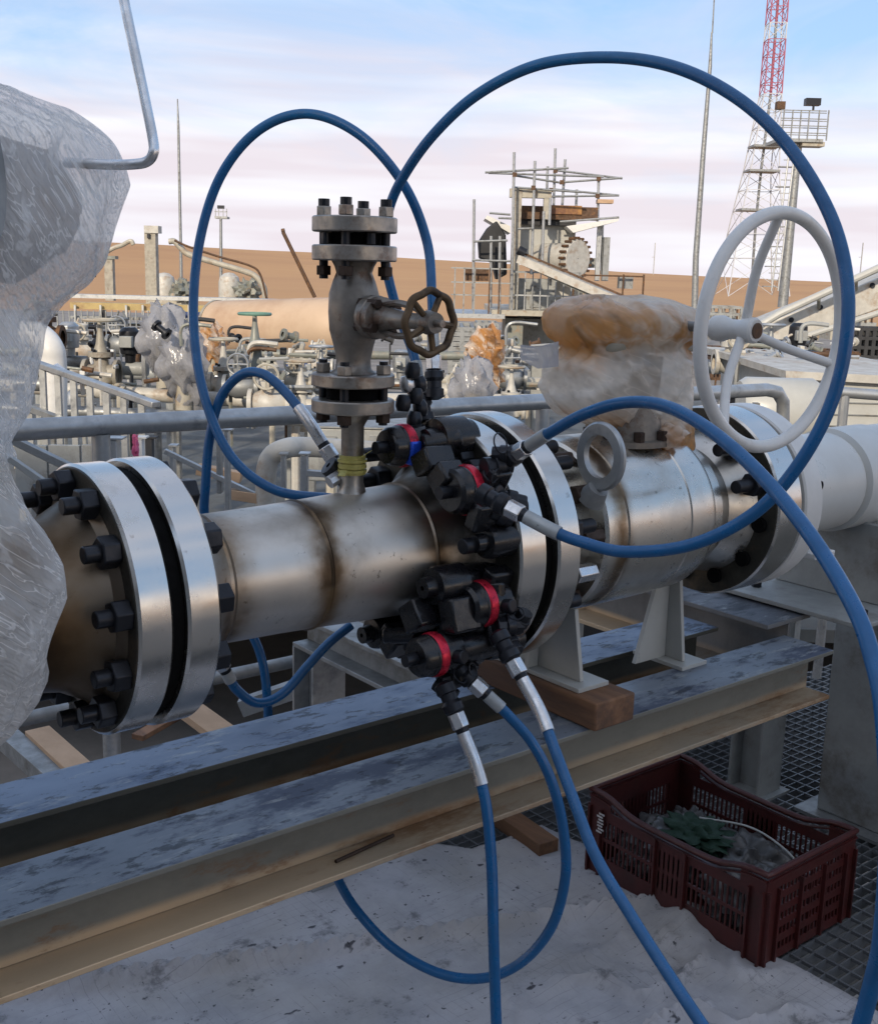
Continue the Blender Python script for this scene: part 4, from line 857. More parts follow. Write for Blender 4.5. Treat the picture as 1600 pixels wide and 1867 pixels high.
def put(key, px, py, H, label, sc_=1.0):
    p = AH(px, py, H); o = protos.get(key)
    if o is None:
        kk = key[0]; ms = {'c': (M_CREAML, M_CREAM), 'o': (M_OCHV, M_CREAM), 'g': (M_MIXG, M_GREEN), 's': (M_GALVD, M_GALV), 'd': (M_STEELG, M_BLACK), 'w': (M_CREAM, M_FILMW), 't': (M_CREAM, M_FILMT), 'b': (M_BROWN, M_MIXG)}[kk]
        nm = {0: 'gate_valve', 1: 'globe_valve', 2: 'actuated_valve', 3: 'covered_valve'}[int(key[1])]
        o = small_valve(nm, ms[0], ms[1], label, int(key[1]), 1.0+len(protos)*.3); protos[key] = o; o.location = tuple(p); PW[o.name] = tuple(p)
    else: o = dup(o, p, label)
    o.scale = (sc_,)*3; o['label'] = label; return o
vl = [('b1', 80, 615, 9.0, 'brown and green valve beside the white pipe bend at far left', 1.0), ('s2', 128, 660, 9.5, 'grey actuated valve left of the cream one with a level wheel', 1.0),
      ('o0', 185, 680, 9.0, 'ochre valve with wide level handwheel, left part of the manifold', 1.15), ('d2', 238, 672, 9.2, 'dark actuated valve between the ochre valve and the torn white film', 1.0),
      ('s0', 100, 672, 10.5, 'grey gate valve partly behind the sloping handrail', .9), ('c1', 150, 640, 11.5, 'pale valve with wheel to the front, back row near the left edge', 1.0),
      ('s1', 222, 628, 11.5, 'grey valve with wheel to the front, back row under the yellow pipe rack', 1.0), ('c0', 300, 648, 11.5, 'pale gate valve behind the torn white film', 1.0),
      ('w3', 300, 660, 8.8, 'valve under torn white plastic film, tallest wrapped one left of the blue loop', 1.35), ('w3', 335, 705, 8.6, 'valve under white film, low and right against the blue loop', 1.3),
      ('t3', 388, 655, 10, 'valve under sand coloured wrap inside the large blue loop', .9), ('c0', 408, 700, 9.2, 'cream gate valve directly left of the green wheeled valve', 1.0),
      ('g0', 465, 665, 9.0, 'valve with the green level handwheel above the small blue arch', 1.1), ('s1', 440, 705, 8.6, 'grey valve under the top of the small blue arch', .9),
      ('c1', 492, 735, 8.4, 'cream valve with front wheel inside the small blue arch', 1.05), ('o1', 540, 700, 9.5, 'ochre valve to the right of the small blue arch below the blue panel', .9),
      ('c0', 548, 740, 8.6, 'pale gate valve just left of the lower flanges of the upright gate valve', .95), ('s0', 585, 700, 11, 'grey gate valve half hidden behind the lower steel flanges', 1.0),
      ('c1', 585, 668, 12.5, 'pale small valve high in the back row left of the upright gate valve', .9), ('s2', 730, 700, 10, 'grey actuated valve right behind the rusty handwheel', .9),
      ('c0', 792, 712, 9.0, 'white gate valve standing right of the black couplings', 1.0), ('c1', 835, 735, 8.6, 'cream valve with front wheel close above the handrail', .9),
      ('t3', 885, 680, 9.2, 'valve in a sandy plastic bag left of the wrapped gearbox', 1.1), ('w3', 860, 745, 8.0, 'low valve under a flat white film right above the handrail', 1.1),
      ('s1', 930, 690, 10.5, 'grey valve between the sandy bag and the wrapped gearbox', 1.0), ('c1', 1335, 660, 9, 'pale valve seen through the white handwheel, left of its lower spoke', 1.0),
      ('s0', 1400, 668, 10, 'grey gate valve seen through the white handwheel, below its hub', 1.0), ('d2', 1450, 655, 10.5, 'dark actuated valve seen through the right of the white handwheel', 1.0),
      ('c0', 930, 745, 8.8, 'cream gate valve low beside the wrapped gearbox', .9), ('s2', 60, 700, 8.0, 'grey actuated valve behind the posts of the sloping handrail', .9)]
for a in vl: put(*a)
# header pipes of the manifold
o = thing('manifold_pipes', gvec(0, 10, -.38), 'long pale header pipes the manifold valves stand on', 'pipework')
for (pa, pb, H, r_, m_) in (((-40, 700), (640, 742), 9.0, .055, M_CREAML), ((-40, 672), (640, 690), 11.5, .07, M_STEELG), ((700, 728), (980, 730), 9.0, .05, M_CREAML), ((1290, 670), (1560, 690), 10, .05, M_STEELG), ((-40, 742), (620, 770), 8.4, .04, M_GALVD), ((700, 690), (1000, 700), 11, .06, M_CREAM), ((-40, 640), (980, 650), 12.8, .05, M_MIXG)):
    MB().tube([AH(*pa, H), AH(*pb, H)], r_, 12).build('header_pipe', m_, o)
for k in range(26):
    px = rng.uniform(0, 640) if k < 18 else rng.uniform(700, 980); H = rng.choice([8.6, 9.6, 11.2]); p = AH(px, 735 if H < 10 else 700, H)
    MB().tube([V(p[0], p[1], -.38), p], rng.uniform(.02, .045), 8).build('riser', [M_CREAM, M_STEELG, M_GALVD, M_CREAML][k % 4], o)
for k in range(12):
    px = rng.uniform(60, 620); py = rng.uniform(640, 740); H = rng.uniform(8.5, 12); p = AH(px, py, H); q = p+UD*rng.uniform(-.3, .3)+HD*.6
    MB().tube(spline([V(p[0], p[1], p[2]-.25), p, p+V(0, 0, .06)+HD*.1, q], 5), .022, 8).build('branch_pipe', [M_CREAM, M_GALV, M_MIXG][k % 3], o)
# instrument tubing, brackets and small lines that fill the gaps of the manifold
for gi, (pa_, pb_, ya_, yb_, lb_) in enumerate(((60, 260, 590, 760, 'tangle of instrument tubes and brackets at the left of the manifold'), (255, 400, 600, 760, 'tangle of small tubes and brackets behind the torn white film'), (395, 605, 610, 765, 'tangle of small tubes around the green wheeled valve'), (700, 985, 610, 745, 'tangle of small tubes right of the upright gate valve'), (1290, 1560, 620, 700, 'tangle of small tubes seen through the white handwheel'))):
    o = thing('tube_bundle', AH((pa_+pb_)/2, yb_, 10), lb_, 'tubing')
    for k in range(46 if pb_-pa_ > 160 else 34):
        px, py, H = rng.uniform(pa_, pb_), rng.uniform(ya_, yb_-25), rng.uniform(8.2, 13.5); m_ = [M_GALV, M_STEELG, M_CREAML, M_GALVD, M_DARK, M_MIXG, M_WHITE, M_BLACK, M_BROWN][rng.randint(9)]
        ty = rng.randint(5)
        if ty == 0: a_ = AH(px, py, H); MB().tube([a_, a_-V(0, 0, rng.uniform(.15, .5))], rng.uniform(.008, .02), 6).build('tube', m_, o)
        elif ty == 1: MB().tube([AH(px, py, H), AH(px+rng.uniform(15, 60), py+rng.uniform(-4, 6), H)], rng.uniform(.008, .022), 6).build('tube', m_, o)
        elif ty == 2: w_ = rng.uniform(4, 12); bx(px, px+w_, py, py+rng.uniform(5, 16), H, .08).build('bracket', m_, o, bev=.004)
        elif ty == 3: c_ = AH(px, py, H); d_ = unit(UD*rng.randn()+HD*rng.randn()*.6+ZD*rng.randn()*.6); MB().lathe([(-.06, .02), (-.06, .045), (-.04, .045), (-.04, .025), (.04, .025), (.04, .045), (.06, .045), (.06, .02)], c_, d_, 12).build('coupling', m_, o)
        else: a_ = AH(px, py, H); MB().tube(spline([a_, a_+V(0, 0, .12), a_+V(0, 0, .16)+UD*.06, a_+UD*.22+V(0, 0, .15)], 4), rng.uniform(.01, .02), 6).build('tube', m_, o)
# cable trays, ladders, dark frames filling the manifold
def frame_rack(px0, px1, py0, py1, H, nx_, nz_, m, label, w_=.03, depth=0.6):
    p0, p1 = AH(px0, py1, H), AH(px1, py1, H); t0 = AH((px0+px1)/2, py0, H)
    o = thing('steel_rack', (p0+p1)/2*[1, 1, 1], label, 'rack'); zb, zt = min(p0[2], p1[2]), t0[2]
    for i in range(nx_+1):
        q = p0+(p1-p0)*i/nx_
        for d_ in (0, depth): MB().beam(V(q[0], q[1], zb)+HD*d_, V(q[0], q[1], zt)+HD*d_, w_, w_, UD).build('upright', m, o)
    for j in range(nz_+1):
        z = zb+(zt-zb)*j/nz_; mb = MB()
        for d_ in (0, depth): mb.beam(V(p0[0], p0[1], z)+HD*d_, V(p1[0], p1[1], z)+HD*d_, w_*.9, w_*.9)
        for i in range(nx_+1):
            q = p0+(p1-p0)*i/nx_; mb.beam(V(q[0], q[1], z)+HD*.02, V(q[0], q[1], z)+HD*(depth-.02), w_*.7, w_*.7)
        mb.build('cross_bar', m, o)
    return o
frame_rack(240, 285, 618, 665, 12, 5, 5, M_DARK, 'small dark slatted frame left of the torn white film', .03)
frame_rack(820, 860, 600, 680, 20, 2, 9, M_GALVD, 'steel stair tower left of the concrete pier', .08, 2)
frame_rack(868, 905, 590, 640, 21, 3, 5, M_GALVD, 'grey slatted frame under the scaffold platform', .05, 1)
frame_rack(830, 960, 675, 745, 14, 9, 3, M_GALVD, 'low grey pipe support frame right of the rusty handwheel', .05)
frame_rack(1296, 1560, 640, 690, 17, 16, 3, M_BROWN, 'rusty fence like frame seen through the white handwheel', .05)
frame_rack(1290, 1350, 560, 585, 24, 3, 2, M_STEELG, 'small grey frame just left of the white handwheel hub', .06)
frame_rack(1550, 1640, 600, 650, 22, 7, 3, M_DARK, 'dark frame at the right edge behind the blue hose', .07)

# sloping handrail at left with posts, white pipe bend, cream elbow
o = thing('stair_handrail', AH(60, 765, 6.0), 'sloping grey stair handrail with square posts in front of the manifold', 'handrail')
a, b = AH(45, 655, 6.2), AH(285, 738, 5.4); MB().beam(a, b, .05, .03).build('top_rail', M_GALV, o, bev=.004)
for k in range(8):
    q = a+(b-a)*(k+.2)/8; MB().beam(V(q[0], q[1], -.38), q-V(0, 0, .02), .03, .03, UD).build('post', M_GALV, o)
a2, b2 = AH(30, 735, 6.2), AH(110, 765, 5.9); MB().beam(a2, b2, .04, .03).build('lower_rail', M_GALVD, o)
MB().prism([AH(80, 672, 6.1), AH(105, 662, 6.1), AH(130, 680, 6.0), AH(105, 684, 6.0)], (0, 0, -.01)).build('cap_plate', M_CRIMP, o)
mb = MB(); mb.tube(spline([AH(40, 608, 7.4), AH(70, 612, 7.4), AH(90, 632, 7.3), AH(97, 662, 7.3), AH(98, 760, 7.3)], 8), .085, 20); tag(mb.build('pipe_bend', M_WHITE), 'white pipe bend at the left edge beside the plastic wrap', 'pipe')
mb = MB(); mb.tube(spline([AH(486, 960, 4.6), AH(484, 880, 4.6), AH(492, 836, 4.6), AH(520, 818, 4.6), AH(560, 815, 4.7), AH(680, 822, 4.8)], 8), .042, 22); tag(mb.build('pipe_elbow', M_CREAML), 'cream pipe elbow on the platform behind the small blue hose arch', 'pipe')
# clutter of the near platform edge between the handrail and the line
for i_, (px0, px1, py0, py1, H, m_, lb) in enumerate(((190, 218, 802, 1000, 3.6, M_GALV, 'grey steel post under the handrail at left'), (410, 418, 786, 960, 4.2, M_GALV, 'thin pale post behind the left blue hose'),
      (395, 403, 786, 900, 4.6, M_GALVD, 'dull post behind the left blue hose'), (548, 560, 830, 900, 4.4, M_GALV, 'short pale post beside the cream elbow'), (512, 520, 830, 900, 4.5, M_GALV, 'thin short post left of the cream elbow mouth'),
      (250, 262, 800, 930, 5, M_WHITE, 'white post above the left flange'), (268, 280, 800, 930, 5.4, M_DARK, 'dark post above the left flange'), (310, 318, 815, 930, 5.1, M_GALV, 'pale post above the right side of the left flange'))):
    o = thing('upright_post', AH((px0+px1)/2, py1, H), lb, 'post'); bx(px0, px1, py0, py1, H, .05).build('post', m_, o, bev=.002); bx(px0-4, px1+4, py0-3, py0-.2, H-.005, .06).build('cap', m_, o)
def bar(pa, pb, H, w_, m, label, H2=None, nm='steel_bar', cat='bar'):
    mb = MB(); mb.beam(AH(*pa, H), AH(*pb, H2 or H), w_, w_*.8); return tag(mb.build(nm, m, bev=.002), label, cat)
bar((20, 800), (160, 868), 3.4, .03, M_GALVD, 'grey bar sloping down behind the left plastic wrap')
bar((10, 830), (110, 900), 3.2, .022, M_STEELG, 'thin grey bar close to the left plastic wrap')
bar((300, 822), (470, 905), 4.6, .025, M_GALV, 'pale bar sloping behind the left flange')
bar((360, 855), (440, 870), 5.2, .06, M_PLANK, 'rust brown plank on the platform left of the cream elbow')
bar((418, 900), (486, 910), 4.6, .05, M_PLANK, 'orange brown plank end just above the pipe at left')
bar((560, 862), (620, 866), 4.4, .03, M_GALV, 'pale bar left of the yellow tape')
o = thing('hoist_frame', AH(610, 1290, 3.0), 'dark braces low behind the rear beam', 'frame')
MB().beam(AH(440, 1290, 3.2), AH(600, 1235, 3.2), .04, .05).build('brace', M_GALVD, o); MB().beam(AH(650, 1130, 3.2), AH(860, 1240, 2.9), .03, .04).build('brace', M_GALVD, o)
# pink tape scraps
mb = MB(); mb.blob(AH(247, 815, 4.8), (.014, .014, .05), 3, .5); M_PINK = simple('pink_tape', (.55, .10, .22), .5, 0, .3, 30)
tag(mb.build('tape_scrap', M_PINK), 'pink tape scrap tied above the left flange', 'tape')
# grey panels along the far platform
o = thing('panel_wall', AH(120, 900, 5.6), 'grey panel wall low behind the handrail at left', 'panel')
for k, (a_, b_) in enumerate(((30, 88), (92, 148), (152, 205))): bx(a_, b_, 812, 905, 5.6, .03).build('panel', M_STEELG, o, bev=.003)
o = thing('equipment_box', AH(610, 880, 5.8), 'flat grey equipment cabinet behind the nozzle', 'box'); bx(560, 760, 782, 880, 5.8, .5).build('body', M_STEELG, o, bev=.01); bx(565, 755, 779, 781.9, 5.79, .5).build('lid', M_GALVD, o)
for k in range(4): bx(580+k*46, 612+k*46, 796, 862, 5.785, .012).build('door', M_GALVD, o)

# pipe rack with yellow beam
o = thing('pipe_rack', AH(300, 640, 20), 'pipe rack with a weathered yellow beam in front of the desert', 'rack')
for (x0_, x1_, y0_, y1_, H, m_) in ((128, 615, 542, 549, 21, M_GALV), (128, 400, 554, 566, 20, M_YELP), (128, 392, 579, 584, 20, M_STEELG), (150, 330, 590, 594, 20.4, M_MIXG), (100, 392, 598, 601, 20, M_STEELG), (120, 210, 604, 616, 20.6, M_BROWN), (225, 330, 606, 614, 20.3, M_ORANGE), (330, 390, 570, 592, 20.8, M_BLUEP), (90, 390, 624, 629, 19, M_STEELG)):
    bx(x0_, x1_, y0_, y1_, H, .35).build('beam', m_, o)
for px in (140, 186, 232, 262, 299, 345, 388): bx(px, px+3.5, 556, 700, 19.9, .05).build('post', M_GALV, o)
for px in (185, 306): bx(px, px+6, 565, 579, 19.8, .1).build('bracket', M_BLACK, o)
for px in range(95, 390, 11): bx(px, px+1.6, 566, 640, 19.7, .03).build('picket', M_STEELG, o)
# big tan vessel
o = thing('tan_vessel', AH(500, 660, 17), 'big sand coloured horizontal vessel between the large blue loop and the gate valve', 'vessel')
c0, c1 = AH(398, 599, 18), AH(640, 596, 16.6); rv = .43; ax_ = unit(c1-c0); LL = np.linalg.norm(c1-c0)
MB().lathe([(0, .01), (0, rv-.02), (.02, rv), (LL*.86, rv), (LL*.94, rv*.93), (LL, rv*.7), (LL+.12, rv*.3), (LL+.14, .01)], c0, ax_, 64).build('shell', M_TANV, o, ang=40)
MB().lathe([(-.02, .3), (-.02, rv+.012), (.03, rv+.012), (.03, rv-.01)], c0, ax_, 64).build('end_ring', M_OCHV, o)
for t_ in (.2, .75): q = c0+ax_*LL*t_; MB().box(V(q[0], q[1], q[2]-rv-.35), (.16, .6, .6), (UD, HD, ZD)).build('saddle', M_STEELG, o)
bx(395, 440, 614, 617, 16.9, .05).build('ledge', M_PLANK, o); bx(545, 606, 641, 645, 16.5, .1).build('ledge', M_PLANK, o)
o = thing('blue_cabinet', AH(545, 695, 14), 'dark blue cabinet under the tan vessel', 'cabinet'); bx(520, 563, 655, 700, 14, .4).build('body', M_BLUEP, o, bev=.02); bx(523, 541, 658, 697, 13.985, .014).build('door', M_BLUEP, o); bx(543, 560, 658, 697, 13.985, .014).build('door', M_BLUEP, o)
# columns, boom, cabins on the skyline
o = thing('square_stack', AH(276, 545, 24), 'tall square grey stack with pale top rising on the left skyline', 'stack'); bx(266, 286, 424, 548, 24, .24).build('shaft', M_OCHV, o); bx(262.5, 288.5, 411, 424.5, 23.97, .3).build('cap', M_CREAML, o); bx(268, 273, 426, 434, 23.95, .05).build('lamp', M_BLACK, o)
o = thing('square_stack', AH(198, 545, 24), 'shorter square column with a bent arm, left of the tall stack', 'stack'); bx(192, 207, 472, 548, 24, .18).build('shaft', M_OCHV, o); bx(189, 210, 466, 472, 23.97, .24).build('cap', M_MIXG, o)
MB().tube(spline([AH(190, 462, 24), AH(207, 452, 24), AH(222, 447, 24), AH(238, 439, 24), AH(243, 446, 24)], 6), .045, 10).build('arm', M_CREAM, o)
MB().tube([AH(176, 448, 24), AH(173, 505, 24)], .025, 8).build('whip', M_BLACK, o)
o = thing('sloping_duct', AH(480, 545, 23), 'long sloping grey boom with curved end on the left skyline', 'duct')
MB().tube(spline([AH(308, 440, 23), AH(318, 440, 23), AH(330, 452, 23), AH(345, 464, 23), AH(400, 481, 23), AH(450, 496, 23), AH(468, 506, 23), AH(481, 525, 23), AH(483, 548, 23)], 8), .058, 12).build('duct', M_CREAM, o)
MB().tube(spline([AH(318, 438, 22.8), AH(345, 450, 22.8), AH(400, 468, 22.8), AH(455, 484, 22.8), AH(474, 500, 22.8), AH(486, 545, 22.8)], 8), .022, 8).build('rail', M_BROWN, o)
for k, (px, lb) in enumerate(((300, 'pale domed tank with grey rubble beside it, left one of two on the skyline'), (418, 'pale domed tank with grey rubble beside it, right one of two on the skyline'))):
    o = thing('domed_tank', AH(px, 545, 30), lb, 'tank'); c = AH(px, 522, 30.5)
    MB().lathe([(-.35, .28), (.1, .28), (.25, .24), (.34, .12), (.36, .01)], c, (0, 0, 1), 24).build('dome', M_CREAML, o)
    mb = MB(); mb.blob(AH(px+34, 530, 30), (.33, .3, .26), k+4, .5, 12, 4); mb.build('rubble', M_MIXG, o, ang=20)
    MB().box(c+V(0, 0, -.5)+UD*.1, (1.0, .8, .3), (UD, HD, ZD)).build('base', M_CREAM, o)
o = thing('steel_strut', AH(573, 540, 19), 'thin rusty strut leaning against the tan vessel on the skyline', 'strut'); MB().tube([AH(516, 423, 18), AH(574, 542, 18)], .03, 8).build('bar', M_BROWN, o); MB().tube([AH(513, 421, 18), AH(519, 420, 18)], .035, 8).build('tip', M_BROWN, o)
# masts
def mast(pts, H, ws, m, name, label):
    o = thing(name, AH(*pts[0], H), label, 'mast')
    for k in range(len(pts)-1): MB().cyl(AH(*pts[k], H), AH(*pts[k+1], H), ws[k], ws[k+1], 12).build('tube', m, o)
    return o
mast([(1264, 640), (1268, 470), (1281, 285), (1294, 120), (1297, 58)], 42, (.13, .11, .09, .065, .03), M_GALVD, 'lightning_mast', 'tall tapering grey mast between the scaffold and the white handwheel')
MB_ = MB(); MB_.cyl(AH(1298, 60, 42), AH(1303, -30, 42), .028, .02, 8); tag(MB_.build('mast_tip', M_GALVD, thing('mast_top', AH(1298, 60, 42), 'thin upper rod of the tall mast left of the lattice tower', 'rod')))
mast([(333, 700), (330, 480), (325, 228), (323.5, 180)], 38, (.055, .05, .04, .015), M_GALVD, 'lightning_mast', 'slim pale mast standing inside the left of the blue loop')
o = mast([(403, 545), (402.5, 398)], 60, (.09, .07), M_GALVD, 'light_mast', 'small distant floodlight mast with a square platform')
bx(391, 414, 394, 398, 60, .7).build('platform', M_GALVD, o); 
for px in (392, 398, 406, 412.5): bx(px, px+1.2, 380, 394, 60, .05).build('rail_post', M_GALVD, o)
bx(391, 414, 385, 386.5, 60, .05).build('rail', M_GALVD, o); bx(396, 408, 374, 380, 60, .2).build('lamp', M_BLACK, o)
for px, lb in ((1190, 'faint far mast right of the scaffold'), (1567, 'faint far mast at the right edge')):
    o = thing('far_mast', AH(px, 500, 300), lb, 'mast'); bx(px, px+1.4, 442, 500, 300, .3).build('pole', M_GALV, o); bx(px-1.5, px+3, 468, 469, 300, .3).build('arm', M_GALV, o)
# lattice tower
o = thing('lattice_tower', AH(1388, 540, 75), 'red and white lattice tower at the upper right', 'tower')
def twr(y):   # centre px and half width px
    ys = (-60, 0, 170, 310, 400, 540); cx_ = (1426, 1422, 1409, 1394, 1388, 1383); hw_ = (14, 15, 16, 26, 38, 56)
    return np.interp(y, ys, cx_), np.interp(y, ys, hw_)
HT = 75; lv = [-50, -20, 10, 40, 70, 98, 125, 150, 170, 200, 232, 265, 310, 345, 382, 425, 470, 540]
for k in range(len(lv)-1):
    ya, yb = lv[k+1], lv[k]; (ca, wa), (cb, wb_) = twr(ya), twr(yb); redd = (ya <= 45 or 95 < ya <= 172)
    m_ = M_PURPLE if redd else M_MASTW
    A_ = [AH(ca+sx*wa, ya, HT)+HD*(wa*HT/F*(1+sy)) for sx, sy in ((-1, -1), (1, -1), (1, 1), (-1, 1))]
    B_ = [AH(cb+sx*wb_, yb, HT)+HD*(wb_*HT/F*(1+sy)) for sx, sy in ((-1, -1), (1, -1), (1, 1), (-1, 1))]
    mb = MB(); th_ = .052
    for i in range(4):
        j = (i+1) % 4; mb.beam(A_[i], B_[i], th_*1.2, th_*1.2, UD); mb.beam(A_[i], B_[j], th_*.62, th_*.62); mb.beam(A_[j], B_[i], th_*.62, th_*.62); mb.beam(B_[i], B_[j], th_*.8, th_*.8)
    mb.build('lattice_section', m_, o, smooth=False)
    c0_, c1_ = sum(A_)/4, sum(B_)/4; MB().beam(c0_, c1_, .22, .12, UD).build('cable_ladder', m_ if redd else M_GALVD, o)
for y_, w_ in ((265, 34), (310, 27), (382, 22)):
    c_, _w = twr(y_); bx(c_-_w-2, c_+_w+2, y_-2, y_+2, HT-.3, 1.6).build('rest_platform', M_GALVD, o)
# floodlight mast with basket
o = thing('floodlight_mast', AH(1430, 510, 48), 'floodlight mast with a railed basket beside the lattice tower', 'mast'); HB = 48
MB().cyl(AH(1426, 560, HB), AH(1455, 262, HB), .21, .15, 16).build('pole', M_GALVD, o)
bx(1418, 1500, 252, 258, HB-.6, 1.9).build('floor', M_STEELG, o); bx(1462, 1503, 258, 266, HB-.5, .7).build('floor_beam', M_CREAM, o)
for px in (1424, 1440, 1455, 1470, 1488, 1505): bx(px, px+2, 200, 256, HB-.6, .05).build('rail_post', M_GALVD, o); bx(px, px+1.5, 205, 254, HB+1.2, .05).build('rail_post', M_GALVD, o)
for py in (200, 215, 228, 241): bx(1424, 1507, py, py+1.7, HB-.6, .05).build('rail', M_GALVD, o); bx(1424, 1507, py+4, py+5.5, HB+1.2, .05).build('rail', M_GALVD, o)
bx(1469, 1496, 178, 191, HB-.4, .35).build('floodlight', M_BLACK, o); bx(1416, 1431, 184, 198, HB-.4, .35).build('floodlight', M_BROWN, o); bx(1481, 1484, 191, 200, HB-.4, .1).build('bracket', M_BLACK, o)
for px0_, px1_ in ((1440, 1424), (1450, 1436)):
    MB().tube([AH(px0_, 262, HB-.8), AH(px1_-18, 530, HB-.8)], .035, 6).build('ladder_rail', M_GALV, o)
for k in range(22):
    t_ = k/21; y_ = 266+t_*255; x_ = 1440-t_*34; bx(x_-(8 if k % 3 else 14), x_+(12 if k % 3 else 10), y_, y_+2, HB-.8, .3 if k % 3 == 0 else .05).build('rung', M_GALV if k % 3 else M_GALVD, o)

# ================================================================ SCAFFOLD BUILDING
HS = 26
def S(px, py, d=0): return AH(px, py, HS+d)
o = thing('process_structure', S(1000, 640), 'grey process tower with scaffold poles, platform and bolted manway', 'structure')
bx(896, 1180, 568, 578, HS-1, 5).build('deck', M_CREAM, o); bx(820, 920, 572, 580, HS-1.2, 3).build('deck_left', M_GALV, o)
bx(914, 946, 580, 770, HS-.5, 1.4).build('pier', M_MIXG, o); bx(947, 1030, 582, 770, HS+.6, 2.5).build('pier_wall', M_STEELG, o)
bx(928, 943, 345, 568, HS-.5, .28).build('column', M_OCHV, o); bx(929, 1005, 344, 360, HS-.48, .25).build('lintel', M_CREAM, o); bx(990, 1003, 360, 400, HS-.47, .24).build('stub_column', M_CREAM, o)
bx(944, 1046, 408, 480, HS+.4, 2.6).build('housing', M_GREYP, o); bx(1062, 1084, 470, 488, HS+.3, 1.5).build('housing_ledge', M_STEELG, o)
bx(936, 1010, 508, 567, HS+.2, 2).build('lower_housing', M_STEELG, o); bx(1010, 1060, 478, 567, HS+1.0, 2).build('lower_housing_right', M_CREAML, o)
bx(965, 986, 520, 560, HS+.17, .1).build('window_panel', M_GALVD, o)
bx(940, 1089, 376, 400, HS+.1, .12).build('board', M_BROWN, o); bx(990, 1060, 374, 390, HS+.06, .035).build('yellow_board', M_ORANGE, o); bx(1089, 1118, 363, 370, HS+.1, .3).build('planks', M_PLANK, o)
bx(943, 1050, 400, 410, HS+.2, .8).build('gap_shade_box', M_DARK, o)  # solid dark box painting in the shade between board and housing
# sloped roof sheets
MB().prism([S(1032, 412, -.3), S(1128, 398, -.3), S(1126, 403, -.3), S(1045, 424, -.3)], HD*2).build('roof_sheet', M_WHITE, o)
MB().prism([S(884, 398, -.2), S(930, 425, -.2), S(930, 412, -.2), S(888, 392, -.2)], HD*1.2).build('roof_flap', M_WHITE, o)
# bolted manway facing right
mc = S(1052, 471, -.3); md = unit(-HD*.75+UD*.66); MB().lathe([(-1.1, .33), (-.12, .33), (-.12, .42), (0, .42), (0, .40), (.02, .38), (.02, .01)], mc, md, 36).build('manway', M_CREAML, o)
u1, v1, _ = frame(md)
for k in range(20): a = k*math.pi/10; c_ = mc+(u1*math.cos(a)+v1*math.sin(a))*.44; MB().cyl(c_-md*.14, c_+md*.03, .034, n=6).build('manway_bolt', M_BROWN, o)
MB().lathe([(0, .28), (1.6, .28)], S(1098, 520, .4), (0, 0, 1), 20) 
bx(1084, 1092, 408, 512, HS+.1, .1).build('stack', M_GALV, o); bx(1097, 1108, 432, 512, HS+.1, .16).build('stack', M_GALVD, o)
# tarpaulin
mb = MB(); mb.prism([S(872, 440, -.4), S(888, 415, -.4), S(905, 402, -.4), S(922, 428, -.4), S(924, 500, -.4), S(905, 510, -.4), S(897, 478, -.4), S(874, 470, -.4)], HD*.9); mb.build('black_tarp', M_TARP, o, bev=.03)
# inclined chute
MB().beam(S(948, 472, -1.4), S(1150, 557, -2.4), .35, .16).build('chute', M_CREAML, o); MB().beam(S(950, 460, -1.3), S(1150, 545, -2.3), .04, .04).build('chute_rail', M_BROWN, o); MB().beam(S(948, 479, -1.5), S(1120, 559, -2.3), .04, .05).build('chute_edge', M_MIXG, o)
MB().cyl(S(944, 455, -1.4), S(957, 462, -1.4), .1, n=12).build('chute_drum', M_BLACK, o)
# rails of the left gantry
for px in (826, 843, 862, 889, 907): bx(px, px+2.4, 488, 572, HS-1.2, .04).build('rail_post', M_BROWN if px in (889, 907) else M_GALVD, o)
for py in (488, 514, 537): bx(822, 930, py, py+2.4, HS-1.2, .04).build('rail', M_STEELG, o)
bx(845, 890, 490, 512, HS-.9, .1).build('sign_board', M_BROWN, o)
for px in (1043, 1133, 1170): bx(px, px+3, 500, 540, HS-.2, .05).build('rail_post', M_BROWN, o)
bx(1040, 1172, 501, 504, HS-.2, .05).build('rail', M_BROWN, o); bx(1128, 1153, 503, 526, HS, .3).build('crate_box', M_GALVD, o)
bx(935, 1060, 495, 498.5, HS-.7, .05).build('rail', M_GALVD, o); bx(935, 1060, 538, 540.5, HS-.7, .05).build('rail', M_GALV, o)
for px in range(940, 1060, 14): bx(px, px+1.8, 496, 566, HS-.7, .04).build('rail_post', M_GALV if px % 4 else M_GALVD, o)
